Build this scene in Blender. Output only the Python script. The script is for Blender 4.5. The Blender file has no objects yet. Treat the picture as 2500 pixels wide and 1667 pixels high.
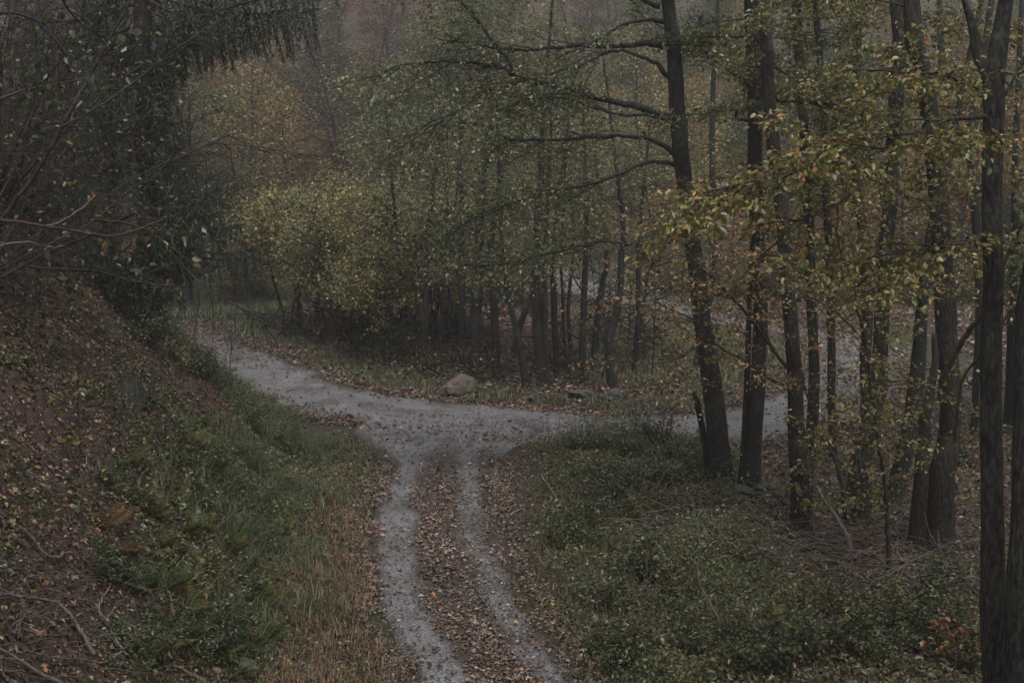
import bpy, math, random
import numpy as np
from mathutils import Vector, Matrix, noise as mnoise

R = math.radians
rng = np.random.default_rng(7)
random.seed(7)
scene = bpy.context.scene

# ------------------------------------------------------------------ camera, sky, sun, exposure
F, CX, CY, CAMZ, HZ = 2900.0, 1250.0, 833.5, 6.6, 406.0
PITCH = math.atan((CY - HZ) / F)
cam_d = bpy.data.cameras.new('camera')
cam = bpy.data.objects.new('camera', cam_d)
scene.collection.objects.link(cam)
cam_d.sensor_width = 36.0
cam_d.lens = F / 2500.0 * 36.0
cam_d.clip_end = 900.0
cam_d.clip_start = 0.05
cam.location = (0, 0, CAMZ)
cam.rotation_euler = (R(90) - PITCH, 0, 0)
scene.camera = cam

SUN_EL, SUN_AZ = 62.0, 165.0          # overcast: soft light from high up, a little behind the viewpoint
world = bpy.data.worlds.new('World')
scene.world = world
world.use_nodes = True
wn = world.node_tree
wn.nodes.clear()
wo = wn.nodes.new('ShaderNodeOutputWorld')
wb = wn.nodes.new('ShaderNodeBackground')
ws = wn.nodes.new('ShaderNodeTexSky')
ws.sky_type = 'NISHITA'
ws.sun_disc = False
ws.sun_elevation = R(SUN_EL)
ws.sun_rotation = R(SUN_AZ)
ws.dust_density = 4.0
ws.air_density = 1.0
ws.ozone_density = 1.0
wh = wn.nodes.new('ShaderNodeHueSaturation')
wh.inputs['Saturation'].default_value = 0.24
wn.links.new(ws.outputs[0], wh.inputs['Color'])
wn.links.new(wh.outputs[0], wb.inputs[0])
wb.inputs[1].default_value = 0.12
wn.links.new(wb.outputs[0], wo.inputs[0])

sun_d = bpy.data.lights.new('sun', 'SUN')
sun_d.energy = 1.2
sun_d.angle = R(40)
sun_d.color = (1.0, 0.97, 0.93)
sun = bpy.data.objects.new('sun', sun_d)
scene.collection.objects.link(sun)
el, az = R(SUN_EL), R(SUN_AZ)
sdir = Vector((math.sin(az) * math.cos(el), math.cos(az) * math.cos(el), math.sin(el)))
sun.rotation_euler = sdir.to_track_quat('Z', 'Y').to_euler()
sun.location = sdir * 80

vs = scene.view_settings
vs.view_transform = 'Standard'
vs.look = 'None'
vs.exposure = 0.5
vs.gamma = 1.0
vs.use_curve_mapping = False
cy = scene.cycles
cy.max_bounces = 6
cy.diffuse_bounces = 3
cy.glossy_bounces = 2
cy.transmission_bounces = 3
cy.volume_bounces = 1
cy.transparent_max_bounces = 4
cy.use_denoising = True
cy.sample_clamp_indirect = 4.0
scene.render.use_persistent_data = False

# ------------------------------------------------------------------ helpers
COL = scene.collection
_sp, _cp = math.sin(PITCH), math.cos(PITCH)

def ray(px, py):
    a = (px - CX) / F
    b = (CY - py) / F
    return np.array([a, _cp + b * _sp, -_sp + b * _cp])

def at(px, py, Y):
    r = ray(px, py)
    t = Y / r[1]
    return np.array([r[0] * t, Y, CAMZ + r[2] * t])

def _hash(ix, iy, seed):
    h = (ix.astype(np.int64) * 374761393 + iy.astype(np.int64) * 668265263 + seed * 1442695041) & 0xffffffff
    h = ((h ^ (h >> 13)) * 1274126177) & 0xffffffff
    return ((h ^ (h >> 16)) & 0xffff) / 65535.0

def vnoise(x, y, seed=0):
    x = np.asarray(x, float); y = np.asarray(y, float)
    ix, iy = np.floor(x), np.floor(y)
    fx, fy = x - ix, y - iy
    fx = fx * fx * (3 - 2 * fx); fy = fy * fy * (3 - 2 * fy)
    a = _hash(ix, iy, seed); b = _hash(ix + 1, iy, seed)
    c = _hash(ix, iy + 1, seed); d = _hash(ix + 1, iy + 1, seed)
    return (a * (1 - fx) + b * fx) * (1 - fy) + (c * (1 - fx) + d * fx) * fy - 0.5

def fbm(x, y, seed=0, o=3):
    s, a = 0, 1.0
    for i in range(o):
        s = s + a * vnoise(x * 2 ** i, y * 2 ** i, seed + i * 17)
        a *= 0.5
    return s

def sstep(a, b, x):
    t = np.clip((x - a) / (b - a), 0, 1)
    return t * t * (3 - 2 * t)

# ------------------------------------------------------------------ terrain function
def flat(px, py):
    d = F * CAMZ / (py - HZ)
    r = ray(px, py); t = -CAMZ / r[2]
    return (r[0] * t, r[1] * t)

def smooth_poly(pts, n=8):
    P = np.array(pts, float)
    P = np.vstack([2 * P[0] - P[1], P, 2 * P[-1] - P[-2]])
    out = []
    for i in range(1, len(P) - 2):
        for k in range(n):
            t = k / n
            p0, p1, p2, p3 = P[i - 1], P[i], P[i + 1], P[i + 2]
            out.append(0.5 * ((2 * p1) + (-p0 + p2) * t + (2 * p0 - 5 * p1 + 4 * p2 - p3) * t * t + (-p0 + 3 * p1 - 3 * p2 + p3) * t ** 3))
    out.append(P[-2])
    return np.array(out)

road_px = [(400, 796), (470, 828), (560, 868), (720, 945), (900, 992), (1100, 1018), (1400, 1047), (1650, 1052), (1850, 1035), (2000, 985),
           (2075, 920), (2085, 868), (2020, 825), (1900, 797), (1768, 779), (1580, 741), (1430, 712)]
road_pts = [(-27.0, 60.0), (-21.0, 54.5)] + [flat(*p) for p in road_px] + [(-1.0, 70.0), (-6.0, 76.0)]
ROAD = smooth_poly(road_pts, 8)
lrut_px = [(1040, 1072), (1021, 1110), (985, 1176), (968, 1286), (968, 1375), (978, 1440), (1000, 1510), (1043, 1580), (1085, 1640)]
rrut_px = [(1150, 1072), (1147, 1110), (1143, 1165), (1143, 1237), (1158, 1309), (1190, 1375), (1215, 1430), (1250, 1500), (1285, 1552), (1325, 1612), (1360, 1660)]
LRUT = smooth_poly([(-2.0, 31.5)] + [flat(*p) for p in lrut_px] + [(-0.55, 12.5), (-0.3, 10), (-0.3, 4), (-0.3, -10)], 8)
RRUT = smooth_poly([(-0.9, 31.5)] + [flat(*p) for p in rrut_px] + [(0.95, 12.5), (1.2, 10), (1.2, 4), (1.2, -10)], 8)

def seg_dist(x, y, P):
    x = np.asarray(x, float).ravel(); y = np.asarray(y, float).ravel()
    best = np.full(x.shape, 1e9)
    for i in range(len(P) - 1):
        ax, ay = P[i]; bx, by = P[i + 1]
        dx, dy = bx - ax, by - ay
        L2 = dx * dx + dy * dy + 1e-9
        t = np.clip(((x - ax) * dx + (y - ay) * dy) / L2, 0, 1)
        d = (x - ax - t * dx) ** 2 + (y - ay - t * dy) ** 2
        best = np.minimum(best, d)
    return np.sqrt(best)

ROADC = ROAD[::2]
class DistGrid:
    """distance to a path, looked up on a 15 cm grid"""
    X0, Y0, ST, NX, NY = -36.0, -14.0, 0.15, 440, 660
    def __init__(self, P):
        gx = self.X0 + self.ST * np.arange(self.NX); gy = self.Y0 + self.ST * np.arange(self.NY)
        GXm, GYm = np.meshgrid(gx, gy)
        self.D = seg_dist(GXm, GYm, P).reshape(self.NY, self.NX)
    def __call__(self, x, y):
        x = np.asarray(x, float); y = np.asarray(y, float)
        u = (x - self.X0) / self.ST; v = (y - self.Y0) / self.ST
        uc = np.clip(u, 0, self.NX - 1.001); vc = np.clip(v, 0, self.NY - 1.001)
        out = np.hypot(u - uc, v - vc) * self.ST
        i = uc.astype(int); j = vc.astype(int); f = uc - i; g = vc - j
        D = self.D
        return (D[j, i] * (1 - f) + D[j, i + 1] * f) * (1 - g) + (D[j + 1, i] * (1 - f) + D[j + 1, i + 1] * f) * g + out
rd_road = DistGrid(ROADC); rd_l = DistGrid(LRUT[::2]); rd_r = DistGrid(RRUT[::2])

FY = [-60, 0, 8, 12, 16, 20, 24, 27, 30, 33, 36, 39, 42, 46, 52, 62, 80, 120]
FX = [-3.0, -3.0, -3.0, -3.1, -3.4, -3.75, -4.15, -4.7, -5.7, -7.1, -9.4, -12.6, -17, -23, -31, -42, -60, -90]
def bank_t(x, y):
    return np.interp(y, FY, FX) - x

def Hbase(x, y):
    x = np.asarray(x, float); y = np.asarray(y, float)
    t = bank_t(x, y)
    slope = np.interp(y, [0, 22, 31, 37, 45, 60], [1.06, 1.05, 1.06, 0.92, 0.5, 0.35])
    tt = np.clip(t, 0, None)
    z = slope * (tt - 0.55 * (1 - np.exp(-tt / 0.55)))
    crest = 6.0
    z = np.where(z > crest, crest + (z - crest) * 0.25, z)
    # near rise of the ground under the viewpoint
    z = z + np.clip(11.5 - y, 0, 12.5) * 0.42 * sstep(-8, -2, x)
    # low knoll in front of the road
    z = z + 0.42 * np.exp(-(((x - 2.5) / 1.9) ** 2 + ((y - 25.9) / 1.7) ** 2))
    z = z + 0.35 * np.exp(-(((x - 4.9) / 1.2) ** 2 + ((y - 24.0) / 1.4) ** 2))
    # hillside
    yy = np.clip(y - 60 - 5 * np.sin(x * 0.045 + 0.6), 0, None)
    hill = 0.40 * yy ** 1.15 / (yy ** 0.15 + 0.55)
    hill = np.where(hill > 42, 42 + (hill - 42) * 0.35, hill)
    z = z + hill
    z = z + 0.22 * fbm(x * 0.16, y * 0.16, 3, 2)
    return z

def Hfull(x, y):
    x = np.asarray(x, float); y = np.asarray(y, float)
    z = Hbase(x, y)
    t = bank_t(x, y)
    rough = 0.10 + 0.32 * sstep(0.3, 3.0, t) + 0.5 * sstep(58, 80, y)
    m = sstep(1.9, 3.2, rd_road(x, y)) * sstep(0.5, 1.2, np.minimum(rd_l(x, y), rd_r(x, y)))
    z = z + m * rough * fbm(x * 0.85, y * 0.85, 11, 3) + m * 0.05 * vnoise(x * 4.1, y * 4.1, 5)
    return z

def Hn(x, y, e=0.15):
    """height and unit normals at many points"""
    z = Hfull(x, y)
    gx = (Hbase(x + e, y) - Hbase(x - e, y)) / (2 * e)
    gy = (Hbase(x, y + e) - Hbase(x, y - e)) / (2 * e)
    n = np.stack([-gx, -gy, np.ones_like(gx)], -1)
    n /= np.linalg.norm(n, axis=-1, keepdims=True)
    return z, n

def ground(px, py):
    """where the sight line through a photo pixel meets the terrain"""
    r = ray(px, py)
    t = np.linspace(5, 160, 3000)
    P = np.stack([r[0] * t, r[1] * t, CAMZ + r[2] * t], -1)
    below = P[:, 2] < Hbase(P[:, 0], P[:, 1])
    i = int(np.argmax(below)) if below.any() else len(t) - 1
    a, b = t[max(i - 1, 0)], t[i]
    for _ in range(14):
        m = 0.5 * (a + b)
        p = r * m
        if CAMZ + p[2] < Hbase(p[0], p[1]): b = m
        else: a = m
    p = r * b
    z = float(Hfull(np.array([p[0]]), np.array([p[1]]))[0])
    return np.array([p[0], p[1], z])

# ------------------------------------------------------------------ mesh helpers
def mk_mesh(name, V, Fc, tint=None, smooth=False, mat=None, attrs=None):
    me = bpy.data.meshes.new(name)
    V = np.asarray(V, np.float32)
    Fc = np.asarray(Fc, np.int32)
    k = Fc.shape[1]
    me.vertices.add(len(V)); me.vertices.foreach_set('co', V.ravel())
    me.loops.add(Fc.size); me.loops.foreach_set('vertex_index', Fc.ravel())
    me.polygons.add(len(Fc)); me.polygons.foreach_set('loop_start', np.arange(len(Fc), dtype=np.int32) * k)
    if smooth:
        me.polygons.foreach_set('use_smooth', np.ones(len(Fc), bool))
    me.update(calc_edges=True)
    if tint is not None:
        a = me.attributes.new('tint', 'FLOAT_COLOR', 'POINT')
        c = np.ones((len(V), 4), np.float32); c[:, :3] = tint
        a.data.foreach_set('color', c.ravel())
    for nm, val in (attrs or {}).items():
        a = me.attributes.new(nm, 'FLOAT', 'POINT')
        a.data.foreach_set('value', np.asarray(val, np.float32))
    if mat: me.materials.append(mat)
    return me

def link(name, data, parent=None, kind=None, label=None, cat=None, group=None, loc=None):
    o = bpy.data.objects.new(name, data)
    COL.objects.link(o)
    if parent is not None: o.parent = parent
    if loc is not None: o.location = loc
    if kind: o['kind'] = kind
    if label: o['label'] = label
    if cat: o['category'] = cat
    if group: o['group'] = group
    return o

def thing(name, loc, label, cat, group=None):
    return link(name, None, label=label, cat=cat, group=group, loc=loc)

def copy_tree(root, loc, rz, sc, label=None, group=None, color=None):
    def rec(o, par):
        c = o.copy(); COL.objects.link(c); c.parent = par
        if color is not None and o.type == 'MESH' and o.name.split('.')[0] in ('crown', 'leaf', 'foliage'):
            c.color = (*color, 1)
        for ch in o.children: rec(ch, c)
        return c
    r = rec(root, None)
    r.location = loc; r.rotation_euler = (0, 0, rz); r.scale = (sc, sc, sc)
    if label: r['label'] = label
    if group: r['group'] = group
    return r

def norm(v):
    return v / (np.linalg.norm(v, axis=-1, keepdims=True) + 1e-9)

class Tubes:
    """many tapered tubes gathered into one mesh part"""
    def __init__(self): self.V, self.F, self.n = [], [], 0
    def add(self, P, rad, sides=5, cap=True, bark=0.0, flare=0.0, seed=0):
        P = np.asarray(P, float); rad = np.asarray(rad, float)
        n = len(P)
        T = np.gradient(P, axis=0); T = norm(T)
        ref = np.array([0.31, 0.95, 0.02]) if abs(T[0][2]) > 0.6 else np.array([0.02, 0.05, 1.0])
        A = norm(np.cross(T, ref)); B = np.cross(T, A)
        th = np.arange(sides) * 2 * np.pi / sides
        c, s = np.cos(th), np.sin(th)
        rr = np.repeat(rad[:, None], sides, 1)
        if bark > 0:
            L = np.concatenate([[0], np.cumsum(np.linalg.norm(np.diff(P, axis=0), axis=1))])
            k = sides / (2 * np.pi)
            g = vnoise(np.cos(th)[None] * 5 + 20 + seed, np.sin(th)[None] * 5 + L[:, None] * 1.1, seed) \
                + 0.7 * vnoise(th[None] * 6 + seed, L[:, None] * 5.0 + th[None], seed + 3)
            rr = rr * (1 + bark * g)
            if flare > 0:
                lob = 1 + 0.45 * np.sin(th[None] * 4 + seed) + 0.3 * np.sin(th[None] * 7 + 2 * seed)
                rr = rr * (1 + 1.5 * flare * np.exp(-L[:, None] / 0.30) * lob)
        V = P[:, None, :] + rr[..., None] * (A[:, None, :] * c[None, :, None] + B[:, None, :] * s[None, :, None])
        V = V.reshape(-1, 3)
        i = np.arange(n - 1)[:, None] * sides; j = np.arange(sides)[None]
        j2 = (j + 1) % sides
        Q = np.stack([i + j, i + j2, i + sides + j2, i + sides + j], -1).reshape(-1, 4) + self.n
        self.V.append(V); self.F.append(Q); self.n += len(V)
        if cap:
            self.V.append(P[-1:]); c0 = self.n; self.n += 1
            base = c0 - sides
            jj = np.arange(0, sides)
            self.F.append(np.stack([base + jj, base + (jj + 1) % sides, np.full(sides, c0), np.full(sides, c0)], -1))
    def empty(self): return self.n == 0
    def mesh(self, name, mat, origin=(0, 0, 0), smooth=True):
        V = np.vstack(self.V) - np.asarray(origin)
        Q = np.vstack(self.F)
        me = bpy.data.meshes.new(name)
        tri = Q[:, 2] == Q[:, 3]
        # quads first, caps as triangles
        q, t = Q[~tri], Q[tri][:, :3]
        loops = np.concatenate([q.ravel(), t.ravel()]).astype(np.int32)
        ls = np.concatenate([np.arange(len(q)) * 4, len(q) * 4 + np.arange(len(t)) * 3]).astype(np.int32)
        me.vertices.add(len(V)); me.vertices.foreach_set('co', V.astype(np.float32).ravel())
        me.loops.add(len(loops)); me.loops.foreach_set('vertex_index', loops)
        me.polygons.add(len(ls)); me.polygons.foreach_set('loop_start', ls)
        if smooth: me.polygons.foreach_set('use_smooth', np.ones(len(ls), bool))
        me.update(calc_edges=True)
        me.materials.append(mat)
        return me

KITE = np.array([(0, 0, 0), (.42, -.5, .16), (1, 0, -.06), (.42, .5, .16)])
KITE_F = np.array([(0, 1, 2), (0, 2, 3)])
OVAL = np.array([(0, 0, 0), (.25, -.40, .10), (.62, -.42, .09), (1, 0, -.10), (.62, .42, .09), (.25, .40, .10)])
OVAL_F = np.array([(0, 1, 2), (0, 2, 3), (0, 3, 4), (0, 4, 5)])
STRIP = np.array([(0, 0, 0), (.5, -.5, .03), (1, 0, 0), (.5, .5, .03)])

def leaf_mesh(name, pos, axis, nrm, L, W, tint, mat, shape='kite', origin=(0, 0, 0)):
    tmpl, tf = {'kite': (KITE, KITE_F), 'oval': (OVAL, OVAL_F), 'strip': (STRIP, KITE_F)}[shape]
    N = len(pos)
    u = norm(axis); s = norm(np.cross(nrm, u)); n = np.cross(u, s)
    L = np.broadcast_to(L, (N,)); W = np.broadcast_to(W, (N,))
    V = (pos - np.asarray(origin))[:, None, :] + (u * L[:, None])[:, None, :] * tmpl[None, :, 0:1] \
        + (s * W[:, None])[:, None, :] * tmpl[None, :, 1:2] + (n * (L * rng.uniform(-.4, 2.6, N))[:, None])[:, None, :] * tmpl[None, :, 2:3]
    k = len(tmpl)
    Fc = (tf[None] + (np.arange(N) * k)[:, None, None]).reshape(-1, 3)
    return mk_mesh(name, V.reshape(-1, 3), Fc, tint=np.repeat(tint, k, 0), mat=mat)

def pick(palette, N, jit=0.25):
    """palette: list of (weight, rgb)"""
    w = np.array([p[0] for p in palette], float); w /= w.sum()
    c = np.array([p[1] for p in palette])[rng.choice(len(palette), N, p=w)]
    return np.clip(c * (1 + jit * np.clip(rng.standard_normal((N, 1)), -2, 1.3)) * (1 + 0.08 * rng.standard_normal((N, 3))), 0.004, 0.8)

def rnd_unit(N):
    return norm(rng.standard_normal((N, 3)))

# ------------------------------------------------------------------ materials
def nodes_mat(name):
    m = bpy.data.materials.new(name); m.use_nodes = True
    nt = m.node_tree; nt.nodes.clear()
    out = nt.nodes.new('ShaderNodeOutputMaterial')
    b = nt.nodes.new('ShaderNodeBsdfPrincipled')
    nt.links.new(b.outputs[0], out.inputs['Surface'])
    return m, nt, b, out

def N(nt, t, **kw):
    n = nt.nodes.new(t)
    for k, v in kw.items():
        if hasattr(n, k): setattr(n, k, v)
        else: n.inputs[k].default_value = v
    return n

def ramp(nt, fac, stops):
    r = nt.nodes.new('ShaderNodeValToRGB')
    e = r.color_ramp.elements
    while len(e) < len(stops): e.new(0.5)
    for i, (p, c) in enumerate(stops):
        e[i].position = p; e[i].color = (*c, 1)
    nt.links.new(fac, r.inputs[0])
    return r

def mat_leaf(name='leaf_surface', rough=0.30, trans=0.38, spec=0.65):
    m, nt, b, out = nodes_mat(name)
    at_ = N(nt, 'ShaderNodeAttribute', attribute_name='tint')
    oi = nt.nodes.new('ShaderNodeObjectInfo')
    mx = nt.nodes.new('ShaderNodeMix'); mx.data_type = 'RGBA'; mx.blend_type = 'MULTIPLY'
    mx.inputs[0].default_value = 1.0
    nt.links.new(at_.outputs['Color'], mx.inputs[6]); nt.links.new(oi.outputs['Color'], mx.inputs[7])
    nt.links.new(mx.outputs[2], b.inputs['Base Color'])
    b.inputs['Roughness'].default_value = rough
    b.inputs['Specular IOR Level'].default_value = spec
    tr = nt.nodes.new('ShaderNodeBsdfTranslucent')
    nt.links.new(mx.outputs[2], tr.inputs['Color'])
    ms = nt.nodes.new('ShaderNodeMixShader'); ms.inputs[0].default_value = trans
    nt.links.new(b.outputs[0], ms.inputs[1]); nt.links.new(tr.outputs[0], ms.inputs[2])
    nt.links.new(ms.outputs[0], out.inputs['Surface'])
    return m

def mat_bark(name, c0, c1, c2, scale=1.0, bump=0.6, moss=0.0, rough=0.85):
    m, nt, b, out = nodes_mat(name)
    tc = nt.nodes.new('ShaderNodeTexCoord')
    mp = nt.nodes.new('ShaderNodeMapping'); mp.inputs['Scale'].default_value = (15 * scale, 15 * scale, 4.5 * scale)
    nt.links.new(tc.outputs['Object'], mp.inputs[0])
    n1 = N(nt, 'ShaderNodeTexNoise', Scale=1.6, Detail=6.0, Roughness=0.65)
    nt.links.new(mp.outputs[0], n1.inputs['Vector'])
    vo = N(nt, 'ShaderNodeTexVoronoi', feature='DISTANCE_TO_EDGE', Scale=1.1)
    nt.links.new(mp.outputs[0], vo.inputs['Vector'])
    n2 = N(nt, 'ShaderNodeTexNoise', Scale=1.3 * scale, Detail=3.0)
    nt.links.new(tc.outputs['Object'], n2.inputs['Vector'])
    r = ramp(nt, n1.outputs['Fac'], [(0.3, c0), (0.5, c1), (0.72, c2)])
    mx = nt.nodes.new('ShaderNodeMix'); mx.data_type = 'RGBA'
    r2 = ramp(nt, n2.outputs['Fac'], [(0.48, (0, 0, 0)), (0.68, (1, 1, 1))])
    ml = nt.nodes.new('ShaderNodeMath'); ml.operation = 'MULTIPLY'; ml.inputs[1].default_value = 0.42 + moss
    nt.links.new(r2.outputs[0], ml.inputs[0])
    nt.links.new(ml.outputs[0], mx.inputs[0])
    nt.links.new(r.outputs[0], mx.inputs[6])
    mx.inputs[7].default_value = (0.062, 0.064, 0.052, 1) if moss else (c2[0] * 1.5, c2[1] * 1.55, c2[2] * 1.5, 1)
    nt.links.new(mx.outputs[2], b.inputs['Base Color'])
    b.inputs['Roughness'].default_value = rough
    b.inputs['Specular IOR Level'].default_value = 0.3
    bp = N(nt, 'ShaderNodeBump', Strength=bump, Distance=0.045)
    ad = nt.nodes.new('ShaderNodeMath'); ad.operation = 'ADD'
    nt.links.new(vo.outputs['Distance'], ad.inputs[0]); nt.links.new(n1.outputs['Fac'], ad.inputs[1])
    nt.links.new(ad.outputs[0], bp.inputs['Height'])
    nt.links.new(bp.outputs[0], b.inputs['Normal'])
    return m

def mat_ground():
    m, nt, b, out = nodes_mat('forest_floor')
    tc = nt.nodes.new('ShaderNodeTexCoord')
    n1 = N(nt, 'ShaderNodeTexNoise', Scale=9.0, Detail=8.0, Roughness=0.7)
    n2 = N(nt, 'ShaderNodeTexNoise', Scale=0.6, Detail=3.0)
    vo = N(nt, 'ShaderNodeTexVoronoi', Scale=16.0)
    for n in (n1, n2, vo): nt.links.new(tc.outputs['Object'], n.inputs['Vector'])
    r1 = ramp(nt, n1.outputs['Fac'], [(0.3, (.018, .013, .010)), (0.5, (.050, .034, .025)), (0.7, (.10, .066, .048))])
    r3 = ramp(nt, vo.outputs['Color'], [(0.0, (.55, .5, .5)), (1.0, (1.4, 1.2, 1.1))])
    mm = nt.nodes.new('ShaderNodeMix'); mm.data_type = 'RGBA'; mm.blend_type = 'MULTIPLY'; mm.inputs[0].default_value = 0.7
    nt.links.new(r1.outputs[0], mm.inputs[6]); nt.links.new(r3.outputs[0], mm.inputs[7])
    rg = ramp(nt, n1.outputs['Fac'], [(0.3, (.016, .020, .010)), (0.6, (.045, .052, .024)), (0.8, (.08, .075, .04))])
    ag = N(nt, 'ShaderNodeAttribute', attribute_name='grass')
    mx = nt.nodes.new('ShaderNodeMix'); mx.data_type = 'RGBA'
    nt.links.new(ag.outputs['Fac'], mx.inputs[0])
    nt.links.new(mm.outputs[2], mx.inputs[6]); nt.links.new(rg.outputs[0], mx.inputs[7])
    nt.links.new(mx.outputs[2], b.inputs['Base Color'])
    b.inputs['Roughness'].default_value = 0.8
    b.inputs['Specular IOR Level'].default_value = 0.3
    bp = N(nt, 'ShaderNodeBump', Strength=0.8, Distance=0.05)
    nt.links.new(n1.outputs['Fac'], bp.inputs['Height']); nt.links.new(bp.outputs[0], b.inputs['Normal'])
    return m

def mat_gravel(name, rut=False):
    m, nt, b, out = nodes_mat(name)
    tc = nt.nodes.new('ShaderNodeTexCoord')
    n1 = N(nt, 'ShaderNodeTexNoise', Scale=30.0, Detail=6.0, Roughness=0.75)
    n2 = N(nt, 'ShaderNodeTexNoise', Scale=0.9, Detail=4.0, Roughness=0.6)
    vo = N(nt, 'ShaderNodeTexVoronoi', Scale=34.0, Randomness=1.0)
    for n in (n1, n2, vo): nt.links.new(tc.outputs['Object'], n.inputs['Vector'])
    r1 = ramp(nt, n1.outputs['Fac'], [(0.30, (.045, .043, .043)), (0.5, (.150, .146, .146)), (0.70, (.33, .32, .32))])
    r2 = ramp(nt, n2.outputs['Fac'], [(0.34, (.70, .68, .67)), (0.5, (1.0, 1.0, 1.0)), (0.68, (1.22, 1.22, 1.24))])
    mm = nt.nodes.new('ShaderNodeMix'); mm.data_type = 'RGBA'; mm.blend_type = 'MULTIPLY'; mm.inputs[0].default_value = 1.0
    nt.links.new(r1.outputs[0], mm.inputs[6]); nt.links.new(r2.outputs[0], mm.inputs[7])
    r3 = ramp(nt, vo.outputs['Color'], [(0.0, (.6, .6, .6)), (1.0, (1.35, 1.35, 1.38))])
    m3 = nt.nodes.new('ShaderNodeMix'); m3.data_type = 'RGBA'; m3.blend_type = 'MULTIPLY'; m3.inputs[0].default_value = 0.8
    nt.links.new(mm.outputs[2], m3.inputs[6]); nt.links.new(r3.outputs[0], m3.inputs[7])
    last = m3.outputs[2]
    a = N(nt, 'ShaderNodeAttribute', attribute_name='soil')
    rs = ramp(nt, n1.outputs['Fac'], [(0.3, (.022, .016, .012)), (0.55, (.06, .042, .030)), (0.75, (.10, .075, .055))])
    mx = nt.nodes.new('ShaderNodeMix'); mx.data_type = 'RGBA'
    nt.links.new(a.outputs['Fac'], mx.inputs[0]); nt.links.new(last, mx.inputs[6]); nt.links.new(rs.outputs[0], mx.inputs[7])
    nt.links.new(mx.outputs[2], b.inputs['Base Color'])
    rr_ = ramp(nt, n2.outputs['Fac'], [(0.35, (.28,) * 3), (0.6, (.6,) * 3)])
    nt.links.new(rr_.outputs[0], b.inputs['Roughness'])
    b.inputs['Specular IOR Level'].default_value = 0.5
    bp = N(nt, 'ShaderNodeBump', Strength=0.9, Distance=0.025)
    ad = nt.nodes.new('ShaderNodeMath'); ad.operation = 'ADD'
    nt.links.new(n1.outputs['Fac'], ad.inputs[0]); nt.links.new(vo.outputs['Distance'], ad.inputs[1])
    nt.links.new(ad.outputs[0], bp.inputs['Height']); nt.links.new(bp.outputs[0], b.inputs['Normal'])
    return m

def mat_rock(name, c0, c1, moss=(.04, .05, .02), mossamt=0.5):
    m, nt, b, out = nodes_mat(name)
    tc = nt.nodes.new('ShaderNodeTexCoord')
    n1 = N(nt, 'ShaderNodeTexNoise', Scale=5.0, Detail=8.0, Roughness=0.7)
    n2 = N(nt, 'ShaderNodeTexNoise', Scale=1.8, Detail=4.0)
    for n in (n1, n2): nt.links.new(tc.outputs['Object'], n.inputs['Vector'])
    r1 = ramp(nt, n1.outputs['Fac'], [(0.3, c0), (0.7, c1)])
    r2 = ramp(nt, n2.outputs['Fac'], [(0.5, (0, 0, 0)), (0.65, (mossamt,) * 3)])
    mx = nt.nodes.new('ShaderNodeMix'); mx.data_type = 'RGBA'
    nt.links.new(r2.outputs[0], mx.inputs[0]); nt.links.new(r1.outputs[0], mx.inputs[6]); mx.inputs[7].default_value = (*moss, 1)
    nt.links.new(mx.outputs[2], b.inputs['Base Color'])
    b.inputs['Roughness'].default_value = 0.75
    bp = N(nt, 'ShaderNodeBump', Strength=0.7, Distance=0.04)
    nt.links.new(n1.outputs['Fac'], bp.inputs['Height']); nt.links.new(bp.outputs[0], b.inputs['Normal'])
    return m

M_LEAF = mat_leaf()
M_LITTER = mat_leaf('fallen_leaf_surface', 0.36, 0.05, 0.6)
M_GRASS = mat_leaf('grass_blade_surface', 0.45, 0.25, 0.4)
M_NEEDLE = mat_leaf('needle_surface', 0.5, 0.1, 0.35)
M_BARK = mat_bark('dark_grey_bark', (.006, .006, .0055), (.016, .0155, .014), (.046, .045, .041), bump=1.0)
M_BARKB = mat_bark('brown_bark', (.007, .006, .005), (.022, .018, .015), (.060, .050, .042), bump=1.0)
M_BARKM = mat_bark('mossy_bark', (.008, .0075, .007), (.028, .026, .023), (.11, .105, .094), moss=0.15, bump=1.0)
M_BARKG = mat_bark('grey_bark_far', (.009, .009, .0085), (.020, .0195, .019), (.045, .044, .042), bump=0.5)
M_RED = mat_bark('reddish_bare_wood', (.020, .012, .010), (.045, .026, .021), (.08, .05, .041), bump=0.4)
M_TWIG = mat_bark('twig_bark', (.012, .010, .009), (.027, .022, .020), (.060, .051, .046), bump=0.2)
M_PALE = mat_bark('pale_dead_wood', (.07, .062, .055), (.14, .125, .11), (.22, .20, .18), bump=0.3)
M_DEAD = mat_bark('dead_brown_twig', (.045, .034, .029), (.105, .082, .070), (.19, .155, .135), bump=0.2)
M_DEADD = mat_bark('dark_dead_twig', (.022, .017, .014), (.052, .040, .034), (.10, .082, .072), bump=0.2)
M_GROUND = mat_ground()
M_ROAD = mat_gravel('wet_grey_gravel')
M_ROCK = mat_rock('tan_lichen_rock', (.045, .035, .027), (.125, .098, .076), mossamt=.6)
M_ROCKG = mat_rock('grey_flat_rock', (.032, .033, .032), (.085, .084, .08), mossamt=0.55)
M_MOSS = mat_rock('mossy_rock', (.03, .034, .018), (.07, .076, .035), mossamt=0.8)

M_MOSSD = mat_rock('dark_mossy_stone', (.018, .018, .015), (.05, .05, .042), moss=(.03, .036, .016), mossamt=0.8)

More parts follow.
